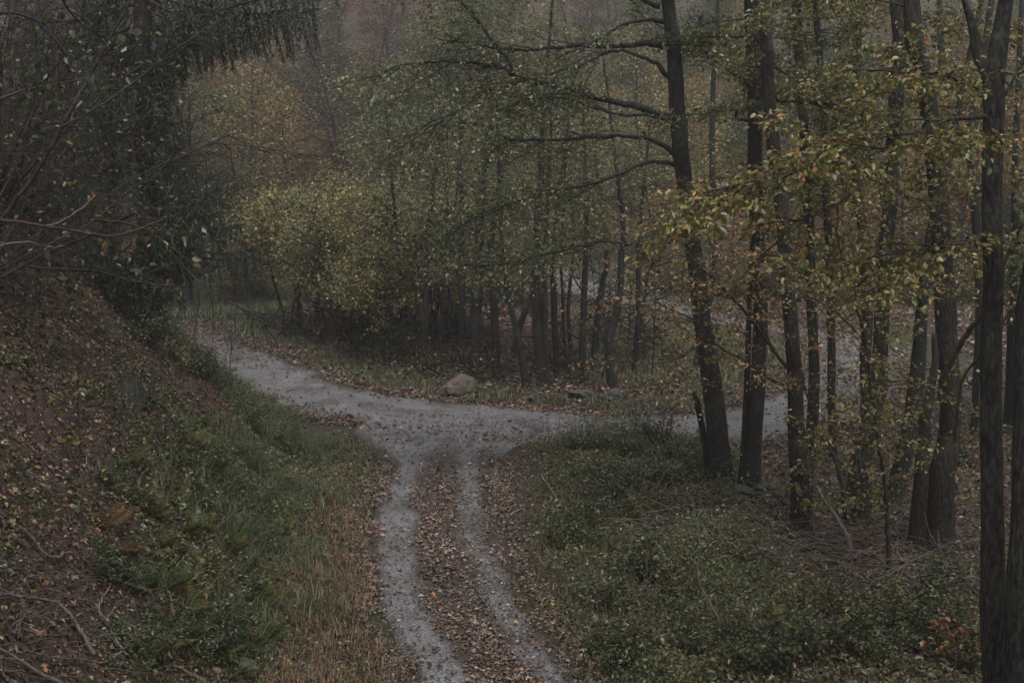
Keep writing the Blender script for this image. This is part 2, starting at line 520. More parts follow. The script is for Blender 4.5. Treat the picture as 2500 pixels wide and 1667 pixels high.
# palettes (real leaf colours, linear)
G_DARK = (.042, .062, .024); G_MID = (.080, .098, .034); G_OLIVE = (.112, .120, .054); G_YEL = (.180, .170, .064)
YEL = (.30, .225, .075); OCH = (.27, .175, .07); ORG = (.32, .14, .06); RUST = (.19, .082, .040); BRN = (.11, .065, .042); PALE = (.25, .20, .16)
GRYL = (.135, .105, .090)
PAL_LITTER = [(3, (.085, .055, .038)), (2.5, (.105, .083, .072)), (3, (.05, .034, .025)), (1.3, (.13, .062, .034)), (.6, PALE), (.15, ORG), (.2, OCH)]
PAL_LIT_RED = [(2.5, (.15, .078, .048)), (3, BRN), (1, PALE), (.25, ORG), (2, GRYL), (1.5, (.06, .04, .03))]
PAL_LIT_TRK = [(3, (.165, .095, .066)), (3, (.12, .082, .06)), (2.2, (.16, .125, .108)), (1, PALE), (1.2, (.06, .043, .033)), (.15, ORG)]
PAL_OLIVE = [(4, G_OLIVE), (3, G_MID), (1.5, G_YEL), (.3, YEL)]
PAL_YG = [(4, G_YEL), (3, G_OLIVE), (1.5, YEL), (.4, OCH), (1, G_MID)]
PAL_NEAR = [(4, (.195, .170, .055)), (3, (.17, .16, .045)), (1.6, YEL), (1, G_OLIVE), (.35, ORG), (.4, OCH)]
PAL_ORANGE = [(3, OCH), (2.5, ORG), (1.5, YEL), (1.5, G_YEL), (1, RUST)]
PAL_BROWN = [(3, BRN), (2, RUST), (1, OCH), (1, GRYL), (.6, G_OLIVE)]
PAL_HERB = [(4, (.105, .122, .058)), (1.5, (.06, .082, .038)), (3, (.135, .138, .06)), (1, G_YEL), (.4, (.15, .10, .06))]
PAL_GRASS = [(4, (.085, .095, .038)), (3, (.12, .125, .05)), (1.5, (.18, .155, .07)), (.6, (.23, .17, .095))]
PAL_GRASS_RED = [(3, (.19, .105, .066)), (2, (.23, .14, .085)), (1.5, (.13, .10, .055)), (.8, (.11, .10, .05))]

# ------------------------------------------------------------------ ground sheet
def axis(segs):
    out = [segs[0][0]]
    for a, b, st in segs:
        n = max(1, int(round((b - a) / st)))
        out += list(a + (b - a) * np.arange(1, n + 1) / n)
    return np.array(out)
GX = axis([(-150, -50, 5), (-50, -16, 1.2), (-16, 14, 0.14), (14, 50, 1.2), (50, 150, 5)])
GY = axis([(-70, -5, 4), (-5, 8, 0.6), (8, 40, 0.15), (40, 66, 0.5), (66, 130, 1.6), (130, 280, 6)])
X, Y = np.meshgrid(GX, GY)
Z = Hfull(X, Y)
def in_track(x, y):
    a, b = rd_l(x, y), rd_r(x, y)
    w = 2.62 + 2.4 * sstep(25.5, 29.5, y)
    return (a + b < w) & (y < 31.5) & (y > 3)
def J(x, y):
    return sstep(3.0, 1.8, np.abs(x + 1.25)) * sstep(32.5, 31, y) * sstep(24, 26, y)
Z = Z - 0.07 * np.maximum(sstep(1.75, 1.3, rd_road(X, Y)), in_track(X, Y) * sstep(1.0, .6, np.minimum(rd_l(X, Y), rd_r(X, Y))))
def grass_mask(x, y):
    t = bank_t(x, y)
    g = sstep(2.2, 0.4, t) * sstep(-6, -2.0, t) * sstep(40, 34, y)            # verge and bank foot
    r = rd_road(x, y)
    g = np.maximum(g, sstep(5.5, 3.0, r) * sstep(31, 34, y) * 0.9)           # far verges
    g = np.maximum(g, sstep(0.2, 1.5, x) * sstep(6.5, 4.0, x) * sstep(31, 27, y))
    g = np.maximum(g, sstep(-9, -12, x) * sstep(43, 47, y) * sstep(66, 60, y) * (r > 2))
    g = g * (0.6 + 0.9 * np.clip(vnoise(x * .7, y * .7, 33) + .4, 0, 1))
    return np.clip(g, 0, 1)
gm = grass_mask(X, Y)
nx, ny = len(GX), len(GY)
ii = np.arange(ny - 1)[:, None] * nx + np.arange(nx - 1)[None]
Q = np.stack([ii, ii + 1, ii + nx + 1, ii + nx], -1).reshape(-1, 4)
me = mk_mesh('ground', np.stack([X, Y, Z], -1).reshape(-1, 3), Q, smooth=True, mat=M_GROUND, attrs={'grass': gm.ravel()})
link('ground', me, kind='structure', label='leaf covered forest floor rising to a steep bank and a wooded hillside')

# ------------------------------------------------------------------ road and track sheets
def strip_sheet(name, P, half, mat, label, wobble=0.35, soil=None):
    P = np.asarray(P)
    # resample finely
    d = np.concatenate([[0], np.cumsum(np.linalg.norm(np.diff(P, axis=0), axis=1))])
    n = int(d[-1] / 0.22)
    s = np.linspace(0, d[-1], n)
    C = np.stack([np.interp(s, d, P[:, 0]), np.interp(s, d, P[:, 1])], -1)
    T = norm(np.gradient(C, axis=0)); Nn = np.stack([-T[:, 1], T[:, 0]], -1)
    k = 23
    u = np.linspace(-1, 1, k)
    hw = np.broadcast_to(half(C) if callable(half) else half, s.shape)
    wl = hw + wobble * fbm(s * 0.5, s * 0 + 3.1, 4) ; wr = hw + wobble * fbm(s * 0.5, s * 0 + 9.7, 8)
    W = np.where(u[None] < 0, wr[:, None], wl[:, None])
    XY = C[:, None] + Nn[:, None] * (u[None] * W)[..., None]
    x, y = XY[..., 0], XY[..., 1]
    z = Hfull(x, y) + 0.018 - 0.075 * np.clip(np.abs(u)[None] - 0.9, 0, 1) * 10 * (1) + 0.012 * vnoise(x * 3, y * 3, 71)
    z = np.where(np.abs(u)[None] > 0.99, Hfull(x, y) - 0.06, z)
    return x, y, z, u, k, n

def finish_sheet(name, x, y, z, k, n, mat, label, soil):
    ii = np.arange(n - 1)[:, None] * k + np.arange(k - 1)[None]
    Q = np.stack([ii, ii + k, ii + k + 1, ii + 1], -1).reshape(-1, 4)[:, ::-1]
    me = mk_mesh(name, np.stack([x, y, z], -1).reshape(-1, 3), Q, smooth=True, mat=mat, attrs={'soil': soil.ravel()})
    o = link(name, me, kind='structure', label=label)
    return o

x, y, z, u, k, n = strip_sheet('road', ROAD, lambda C: 2.0 - .5 * sstep(5, 9, C[:, 0]) - .4 * sstep(-4, -9, C[:, 0]) - .35 * sstep(44, 52, C[:, 1]), M_ROAD, '')
soil = np.clip(sstep(0.72, 1.0, np.abs(u)[None] + 0.5 * vnoise(x * 1.1, y * 1.1, 6)) * (1 - J(x, y)) + sstep(40, 47.5, y + 4 * vnoise(x * .5, y * .5, 7)) * sstep(-6, -9, x) * 0.92, 0, 1)
finish_sheet('road', x, y, z, k, n, M_ROAD, 'grey gravel forest road curving past the junction and back uphill', soil)

TRK = 0.5 * (np.stack([np.interp(np.linspace(0, 1, 90), np.linspace(0, 1, len(LRUT)), LRUT[:, i]) for i in (0, 1)], -1)
             + np.stack([np.interp(np.linspace(0, 1, 90), np.linspace(0, 1, len(RRUT)), RRUT[:, i]) for i in (0, 1)], -1))
x, y, z, u, k, n = strip_sheet('track', TRK, lambda C: 1.12 + 1.5 * sstep(25.5, 29.5, C[:, 1]), M_ROAD, '', wobble=0.3)
fl = np.clip(sstep(24, 30, y), 0, 1)
dl, dr = rd_l(x, y), rd_r(x, y)
nz = 0.22 * fbm(x * 1.6, y * 1.6, 44, 3)
rutm = np.maximum(sstep(0.40, 0.18, dl + nz * .9), sstep(0.29, 0.10, dr + nz * 1.1))
rutm = np.maximum(rutm, sstep(24.3, 27.0, y + 3 * fbm(x * .6, y * .6, 12)) * sstep(1.0, .75, np.abs(u)[None] + .4 * vnoise(x * 1.2, y * 1.2, 15)))
z = z - .03 * sstep(29.0, 30.5, y)
z = z - 0.03 * np.maximum(sstep(.35, .05, dl), sstep(.3, .05, dr)) + 0.012
finish_sheet('track', x, y, z, k, n, M_ROAD, 'two-rut gravel track with leafy middle strip running up to the junction', 1 - rutm)

# ------------------------------------------------------------------ fallen leaves, grass, herbs (stuff)
def scatter(n, x0, x1, y0, y1, dens):
    x = rng.uniform(x0, x1, n); y = rng.uniform(y0, y1, n)
    keep = rng.random(n) < dens(x, y)
    return x[keep], y[keep]

def litter(name, xs, ys, size, pal, label, lift=0.03, tilt=0.45):
    z, nrm = Hn(xs, ys)
    n = len(xs)
    onr = in_track(xs, ys) | (rd_road(xs, ys) < 1.75)
    pos = np.stack([xs, ys, z + 0.012 + .028 * onr + rng.random(n) * lift], -1)
    ax = rnd_unit(n); ax -= nrm * np.sum(ax * nrm, -1, keepdims=True)
    nn = norm(nrm + tilt * rng.standard_normal((n, 3)))
    L = size * np.clip(np.exp(.38 * rng.standard_normal(n)), .35, 2.0)
    ax = norm(ax + .25 * rng.standard_normal((n, 3)) * tilt)
    pos -= norm(ax) * L[:, None] * .5
    tint = pick(pal, n, .32) * (1 + .55 * fbm(xs * .9, ys * .9, 23, 2))[:, None]
    me = leaf_mesh(name, pos, ax, nn, L, L * rng.uniform(.4, .9, n), tint, M_LITTER)
    return link(name, me, kind='stuff', label=label)

def road_clear(x, y):
    return sstep(1.3, 2.2, rd_road(x, y) + .5 * vnoise(x * 1.3, y * 1.3, 8)) * sstep(.15, .5, np.minimum(rd_l(x, y), rd_r(x, y)) + .3 * vnoise(x * 1.7, y * 1.7, 9)) 

xs, ys = scatter(170000, -13, -2.6, 9, 40, lambda x, y: road_clear(x, y) * sstep(-.6, .8, bank_t(x, y)) * (1 - .75 * grass_mask(x, y)) * np.clip(14 / y, .25, 1) * sstep(11, 7, bank_t(x, y)))
litter('fallen_leaves', xs, ys, .058, [(3, (.095, .054, .036)), (2, (.10, .075, .062)), (3, (.05, .033, .025)), (1.8, (.14, .062, .034)), (.4, PALE), (.3, ORG), (.2, OCH)], 'brown and grey fallen leaves covering the steep left bank')
xs, ys = scatter(62000, 1.2, 15, 11, 36, lambda x, y: road_clear(x, y) * np.clip(1.1 - .8 * grass_mask(x, y), .1, 1) * np.clip(17 / y, .3, 1))
litter('fallen_leaves', xs, ys, .085, PAL_LITTER, 'pale brown fallen leaves under the trees on the right of the track')
def edge_d(x, y):
    r = rd_road(x, y)
    return np.exp(-((r - 2.0) / .55) ** 2) * .9 * (1 - .85 * J(x, y)) + (.03 + .5 * sstep(6.5, 9.5, x)) * (r < 2)
xs, ys = scatter(240000, -22, 14, 27, 58, lambda x, y: edge_d(x, y) * np.clip(30 / y, .4, 1))
litter('fallen_leaves', xs, ys, .085, PAL_LIT_RED, 'drift of reddish brown leaves along the gravel road edges', .05)
xs, ys = scatter(34000, -22, -8, 38, 58, lambda x, y: (rd_road(x, y) < 2.6) * np.clip(sstep(39, 46, y) + 1.2 * vnoise(x * .6, y * .6, 18), .04, 1) * .85)
litter('fallen_leaves', xs, ys, .075, PAL_LITTER, 'leaves strewn across the road where it leaves behind the bank', .03)
def trk_d(x, y):
    a, b_ = rd_l(x, y), rd_r(x, y)
    m = np.minimum(a, b_)
    inside = (a < 2.3) & (b_ < 2.3)
    base = sstep(.24, .55, m + .40 * fbm(x * 1.5, y * 1.5, 13)) * np.clip(.75 + vnoise(x * 1.1, y * .8, 14), .3, 1)
    rr = .22 * (b_ < .35) + .06 * (a < .4)
    j = 1 - .86 * sstep(24, 27, y)
    return np.clip(base + rr, .05, 1) * inside * j
xs, ys = scatter(90000, -3.2, 3.6, 10.5, 30, trk_d)
litter('fallen_leaves', xs, ys, .055, PAL_LIT_TRK, 'red brown and grey leaves between and beside the track ruts', .02, .3)
xs, ys = scatter(26000, -3.5, 3, 10, 31, lambda x, y: .5 * (rd_l(x, y) < 3) * np.clip(vnoise(x, y, 3) + .55, 0, 1))
litter('fallen_leaves', xs, ys, .05, [(3, (.035, .026, .02)), (2, BRN), (1, GRYL)], 'small dark crumbs of leaf on the track', .012, .25)
xs, ys = scatter(62000, -32, 26, 33, 66, lambda x, y: road_clear(x, y) * np.clip(1.1 - .9 * grass_mask(x, y), .1, 1))
litter('fallen_leaves', xs, ys, .13, PAL_LIT_RED, 'rust coloured leaf litter under the trees beyond the road', .05)
xs, ys = scatter(60000, -62, 52, 60, 130, lambda x, y: (abs(x) < .48 * y + 3) * np.clip(75 / y, .3, 1))
litter('fallen_leaves', xs, ys, .15, [(3, (.10, .075, .045)), (2, BRN), (2, (.09, .085, .05)), (1, (.06, .045, .032))], 'olive brown leaf litter on the hillside', .06)

def pebbles(xs, ys, size, label):
    n = len(xs)
    z = Hfull(xs, ys) + .026
    O = np.array([(1, 0, 0), (0, 1, 0), (-1, 0, 0), (0, -1, 0), (0, 0, 1), (0, 0, -1)], float)
    Of = np.array([(0, 1, 4), (1, 2, 4), (2, 3, 4), (3, 0, 4), (1, 0, 5), (2, 1, 5), (3, 2, 5), (0, 3, 5)])
    a = rng.uniform(0, 6.28, n); L = size * np.clip(np.exp(.45 * rng.standard_normal(n)), .4, 3)
    V = O[None] * (L[:, None] * rng.uniform(.6, 1.2, (n, 6)))[..., None] * np.array([1, .8, .55])
    c, s_ = np.cos(a)[:, None], np.sin(a)[:, None]
    V = np.stack([V[..., 0] * c - V[..., 1] * s_, V[..., 0] * s_ + V[..., 1] * c, V[..., 2]], -1) + np.stack([xs, ys, z], -1)[:, None]
    Fc = (Of[None] + (np.arange(n) * 6)[:, None, None]).reshape(-1, 3)
    tint = pick([(3, (.16, .155, .155)), (2, (.26, .25, .25)), (2, (.08, .076, .074)), (.6, (.36, .35, .345)), (.8, (.14, .115, .095))], n, .2)
    return link('gravel', mk_mesh('gravel', V.reshape(-1, 3), Fc, tint=np.repeat(tint, 6, 0), mat=M_LITTER), kind='stuff', label=label)
xs, ys = scatter(34000, -13, 11, 12, 42, lambda x, y: np.maximum((rd_road(x, y) < 1.9) * np.clip(.35 + 1.4 * vnoise(x * .7, y * .7, 19), .05, 1) * .55, in_track(x, y) * np.clip(1.1 - 1.6 * np.minimum(rd_l(x, y), rd_r(x, y)), .12, 1)))
pebbles(xs, ys, .02, 'loose grey pebbles on the road and in the wheel ruts')

def grass_tufts(name, xs, ys, h, pal, label, lean=.5, width=.008):
    n = len(xs)
    z, nrm = Hn(xs, ys)
    b = np.stack([xs, ys, z], -1)
    a = rng.uniform(0, 2 * np.pi, n)
    side = np.stack([np.cos(a), np.sin(a), np.zeros(n)], -1)
    out = np.stack([-np.sin(a), np.cos(a), np.zeros(n)], -1)
    H = h * rng.uniform(.5, 1.4, n)
    out = out * (lean * rng.uniform(.3, 1.4, n))[:, None]
    w = width * rng.uniform(.7, 1.4, n)
    mid = b + out * (H * .35)[:, None] + np.stack([0 * a, 0 * a, H * .62], -1)
    tip = b + out * (H * 1.0)[:, None] + np.stack([0 * a, 0 * a, H * .82], -1)
    V = np.stack([b - side * w[:, None], b + side * w[:, None], mid - side * w[:, None] * .7, mid + side * w[:, None] * .7, tip], 1)
    fc = np.array([(0, 1, 3), (0, 3, 2), (2, 3, 4)])
    Fc = (fc[None] + (np.arange(n) * 5)[:, None, None]).reshape(-1, 3)
    me = mk_mesh(name, V.reshape(-1, 3), Fc, tint=np.repeat(pick(pal, n, .25), 5, 0), mat=M_GRASS)
    return link(name, me, kind='stuff', label=label)

def tufted(n_t, per, x0, x1, y0, y1, dens, spread=.09):
    x, y = scatter(n_t, x0, x1, y0, y1, dens)
    x = np.repeat(x, per) + rng.normal(0, spread, len(x) * per); y = np.repeat(y, per) + rng.normal(0, spread, len(y) * per)
    return x, y

offtrk = lambda x, y: (~in_track(x, y)) & (rd_road(x, y) > 2.1)
# lush tufts at the bank foot
xs, ys = tufted(4200, 16, -12, -2.2, 14, 38, lambda x, y: offtrk(x, y) * np.exp(-((bank_t(x, y) - .9) / 1.3) ** 2) * (vnoise(x * .8, y * .8, 21) > -.14) * sstep(13, 19, y))
grass_tufts('grass', xs, ys, .33, [(4, (.062, .080, .036)), (2, (.088, .104, .048)), (1, (.14, .13, .065)), (1, (.045, .06, .028))], 'long arching green grass tufts along the foot of the left bank', 1.9, .008)
# short verge grass left of the track
xs, ys = tufted(4200, 9, -4.2, -.9, 10.5, 28, lambda x, y: offtrk(x, y) * sstep(1.3, .2, bank_t(x, y)), .12)
red = (ys < 23.0 + 4.5 * vnoise(xs * .8, ys * .5, 51)) & (xs > -3.5 + 1.0 * vnoise(xs, ys, 52)) & (rng.random(len(xs)) < .85)
grass_tufts('grass', xs[~red], ys[~red], .085, [(3, (.095, .10, .045)), (2.5, (.15, .135, .065)), (1.5, (.17, .12, .07))], 'short green verge grass between bank and track', 1.0, .007)
grass_tufts('grass', xs[red], ys[red], .14, PAL_GRASS_RED, 'rust red dead grass on the near left track verge', 1.0, .006)
xs, ys = tufted(900, 8, -1.6, 1.6, 11, 25, lambda x, y: (rd_l(x, y) > .45) & (rd_r(x, y) > .4) & in_track(x, y) & (vnoise(x, y * .7, 41) > -.05), .09)
grass_tufts('grass', xs, ys, .06, PAL_GRASS, 'thin short grass in the middle strip of the track', .8, .006)
# right verge
xs, ys = tufted(3600, 9, .4, 6, 11, 29, lambda x, y: offtrk(x, y) * sstep(5.5, 3, x) * .9, .12)
grass_tufts('grass', xs, ys, .09, PAL_GRASS, 'short olive grass on the verge right of the track', 1.0, .007)
# far verges
xs, ys = tufted(8000, 8, -22, 12, 31, 52, lambda x, y: np.exp(-((rd_road(x, y) - 3.3) / .8) ** 2) * (vnoise(x * .5, y * .5, 77) > -.22), .15)
grass_tufts('grass', xs, ys, .18, [(3, (.080, .098, .048)), (2, (.11, .12, .062)), (1.3, (.15, .125, .07))], 'pale green grass on the far side of the gravel road', 1.5, .011)
xs, ys = tufted(9000, 8, -30, -10, 44, 64, lambda x, y: (rd_road(x, y) > 2.0) * .8, .2)
grass_tufts('grass', xs, ys, .28, [(3, (.075, .09, .04)), (2, (.10, .11, .055))], 'soft grey green grass clearing behind the spruce', .6, .016)
xs, ys = tufted(2600, 7, 2, 12, 36, 50, lambda x, y: (rd_road(x, y) > 2.4) * (vnoise(x * .5, y * .5, 78) > -.15), .2)
grass_tufts('grass', xs, ys, .24, PAL_GRASS, 'tired grass inside the hairpin of the road', .7, .014)

def herbs(name, xs, ys, hmax, size, pal, label, shape='kite'):
    n = len(xs)
    z, nrm = Hn(xs, ys)
    hh = hmax * rng.random(n) ** 1.2 * (.12 + 1.9 * np.clip(fbm(xs * 1.1, ys * 1.1, 31, 2) + .32, 0, 1))
    pos = np.stack([xs, ys, z + .02 + hh], -1)
    ax = rnd_unit(n); ax[:, 2] = ax[:, 2] * .35 - .15
    nn = norm(np.array([0, 0, 1.]) + .5 * rng.standard_normal((n, 3)))
    L = size * rng.uniform(.6, 1.4, n)
    tint = pick(pal, n, .25) * (1 + .6 * vnoise(xs * .55, ys * .55, 91))[:, None]
    me = leaf_mesh(name, pos, ax, nn, L, L * rng.uniform(.45, .75, n), tint, M_LEAF, shape)
    return link(name, me, kind='stuff', label=label)

def clumpy(n_c, per, x0, x1, y0, y1, dens, spread):
    x, y = scatter(n_c, x0, x1, y0, y1, dens)
    return np.repeat(x, per) + rng.normal(0, spread, len(x) * per), np.repeat(y, per) + rng.normal(0, spread, len(y) * per)

def free(x, y): return (rd_road(x, y) > 2.0) & ~in_track(x, y)
herb_d = lambda x, y: free(x, y) * sstep(.9, 2.0, x) * (vnoise(x * .6, y * .6, 61) > -.2) * (1 - .85 * sstep(15.5, 18, y) * sstep(3.6, 5.2, x))
xs, ys = clumpy(5600, 15, 1.0, 9.5, 10.5, 29, herb_d, .12)
m = free(xs, ys)
herbs('herb_layer', xs[m], ys[m], .58, .056, PAL_HERB, 'low green nettle and bramble leaves covering the right foreground')
xs, ys = clumpy(700, 12, 2.0, 8, 10.5, 17, lambda x, y: (vnoise(x * .8, y * .8, 64) > 0.08), .13)
herbs('herb_layer', xs, ys, .55, .062, PAL_YG, 'yellowing bramble leaves among the green right foreground', 'oval')
xs, ys = clumpy(1500, 12, .6, 5, 23.5, 28, lambda x, y: free(x, y) * np.exp(-(((x - 2.6) / 1.6) ** 2 + ((y - 25.6) / 1.5) ** 2)), .14)
m = free(xs, ys)
herbs('herb_layer', xs[m], ys[m], .52, .06, [(3, (.10, .12, .058)), (3, (.14, .14, .065)), (1.5, (.15, .13, .06)), (1, (.055, .078, .036)), (.6, BRN)], 'dark leafy brush on the knoll in front of the gravel road')
xs, ys = clumpy(1700, 9, -4.4, -.6, 10.5, 29, lambda x, y: free(x, y) * (vnoise(x * .9, y * .9, 68) > -.08), .12)
m = free(xs, ys)
herbs('herb_layer', xs[m], ys[m], .17, .05, [(2, G_MID), (3, G_OLIVE), (2, G_YEL), (2, RUST), (1.5, (.16, .105, .06))], 'small green and yellow weeds in the verge left of the track')
xs, ys = clumpy(2600, 10, .6, 4.5, 10.5, 28, lambda x, y: free(x, y) * (vnoise(x * .9, y * .9, 69) > -.1), .12)
m = free(xs, ys)
herbs('herb_layer', xs[m], ys[m], .26, .055, [(3, G_MID), (3, G_OLIVE), (1.5, G_YEL), (.6, RUST)], 'small green weeds in the verge right of the track')
xs, ys = scatter(30000, -4.6, 5.0, 10.5, 29, lambda x, y: free(x, y) * np.clip(.55 + .9 * vnoise(x * .8, y * .8, 70), .08, 1))
litter('fallen_leaves', xs, ys, .055, [(3, (.08, .055, .038)), (2, (.05, .036, .027)), (1, (.11, .085, .065)), (.3, OCH)], 'single fallen leaves caught in the verge grass on both sides of the track', .09, .6)
xs, ys = clumpy(8500, 11, -11, -2.4, 10, 35, lambda x, y: free(x, y) * sstep(-.3, .4, bank_t(x, y)) * sstep(6.5, 1.8, bank_t(x, y)) * (vnoise(x * .8, y * .8, 66) + .5 * vnoise(x * 2.3, y * 2.3, 67) > -.04), .12)
m = free(xs, ys)
herbs('herb_layer', xs[m], ys[m], .38, .065, [(3, G_MID), (2, G_OLIVE), (1.5, G_YEL), (2, G_DARK)], 'scattered low green plants on the left bank')
xs, ys = clumpy(2600, 9, -20, 12, 33, 50, lambda x, y: (rd_road(x, y) > 2.9) * np.exp(-((rd_road(x, y) - 4.2) / 1.3) ** 2) * (vnoise(x * .5, y * .5, 67) > -.1), .2)
herbs('herb_layer', xs, ys, .65, .10, [(3, G_OLIVE), (2, G_MID), (1.5, BRN), (1, G_YEL)], 'mixed green and brown weeds at the wood edge beyond the road')

# ------------------------------------------------------------------ tree building
UP = np.array([0, 0, 1.0])

def wander(p, d, length, n, wob, grav=0.0):
    """a path of n points starting at p towards d"""
    P = [np.array(p, float)]
    d = np.array(d, float); st = length / (n - 1)
    for i in range(n - 1):
        d = d + wob * np.array([random.gauss(0, 1), random.gauss(0, 1), random.gauss(0, 1)]) + np.array([0, 0, -grav])
        d = d / (np.linalg.norm(d) + 1e-9)
        P.append(P[-1] + d * st)
    return np.array(P)

class Anchors:
    """points along twigs where leaves sit"""
    def __init__(self): self.p, self.d = [], []
    def along(self, P, sp, f0=0.15):
        L = np.linalg.norm(P[-1] - P[0])
        k = max(1, int(L / sp))
        t = np.linspace(f0, 1, k) * (len(P) - 1)
        i = np.minimum(t.astype(int), len(P) - 2); f = (t - i)[:, None]
        self.p.append(P[i] * (1 - f) + P[i + 1] * f)
        self.d.append(np.repeat(norm(P[-1] - P[0])[None], k, 0))
    def arrays(self, cluster=1, spread=0.05):
        p = np.vstack(self.p); d = np.vstack(self.d)
        p = np.repeat(p, cluster, 0); d = np.repeat(d, cluster, 0)
        return p + spread * rng.standard_normal(p.shape), d

def spray(tw, an, p, d, length, rad, lev, sp=.06, wob=.10, grav=.02, flat_=.75, sides=4, dens=.22):
    n = 5 if length > .5 else 4
    P = wander(p, d, length, n, wob, grav)
    tw.add(P, np.linspace(rad, rad * .35, n), sides if rad > .008 else 3, cap=False)
    if lev == 0:
        an.along(P, sp); return
    k = max(2, int(length / dens))
    dd = norm(P[-1] - P[0])
    sd = norm(np.cross(dd, UP) + 1e-6)
    for i in range(k):
        f = .15 + .85 * (i + random.random()) / k
        t = f * (n - 1); j = min(int(t), n - 2)
        q = P[j] + (P[j + 1] - P[j]) * (t - j)
        s = sd * (1 if i % 2 else -1)
        nd = dd * random.uniform(.4, .9) + s * random.uniform(.5, 1.1) + np.array([random.gauss(0, 1), random.gauss(0, 1), random.gauss(0, 1)]) * (1 - flat_) * .8
        nd = nd / np.linalg.norm(nd)
        spray(tw, an, q, nd, length * random.uniform(.35, .6) * (1.1 - .5 * f), rad * .5, lev - 1, sp, wob, grav, flat_, 3, dens)
    an.along(P, sp, .5)

def leaves_from(an, cluster, spread, size, pal, name, origin, shape='kite', droop=.3, hang=.35, thin=1.0, maxn=None):
    p, d = an.arrays(cluster, spread)
    if thin < 1:
        k = rng.random(len(p)) < thin; p, d = p[k], d[k]
    if maxn and len(p) > maxn:
        k = rng.choice(len(p), maxn, False); p, d = p[k], d[k]
    n = len(p)
    ax = norm(d * .5 + .8 * rng.standard_normal((n, 3)) * np.array([1, 1, .5]) - np.array([0, 0, droop]))
    nn = norm(UP + hang * 1.3 * rng.standard_normal((n, 3)))
    L = size * rng.uniform(.6, 1.3, n)
    return leaf_mesh(name, p, ax, nn, L, L * rng.uniform(.5, .72, n), pick(pal, n, .25), M_LEAF, shape, origin)

def resamp(P, step):
    P = np.asarray(P, float)
    Q = smooth_poly(P, 6) if len(P) > 2 else P
    d = np.concatenate([[0], np.cumsum(np.linalg.norm(np.diff(Q, axis=0), axis=1))])
    n = max(3, int(d[-1] / step))
    s = np.linspace(0, d[-1], n)
    return np.stack([np.interp(s, d, Q[:, i]) for i in range(3)], -1), s / d[-1]

def traced(px, Y0, Y1=None, base=None):
    Y1 = Y0 if Y1 is None else Y1
    n = len(px)
    return [at(p[0], p[1], Y0 + (Y1 - Y0) * i / max(1, n - 1)) for i, p in enumerate(px)]

def px2m(w, Y): return w * Y / F

def trunk_mesh(P, r0, r1, mat, origin, sides=16, bark=.10, flare=.5, step=.12, seed=1, radii=None):
    Q, f = resamp(P, step)
    rad = np.interp(f, np.linspace(0, 1, len(radii)), radii) if radii is not None else r0 + (r1 - r0) * f
    wob = np.stack([fbm(f * 9 + seed, f * 0 + seed, seed, 2), fbm(f * 9 + seed, f * 0 + 5, seed + 1, 2), f * 0], -1) * (r0 * .25)
    T = Tubes(); T.add(Q + wob, rad, sides, True, bark, flare, seed)
    return T.mesh('trunk', mat, origin)

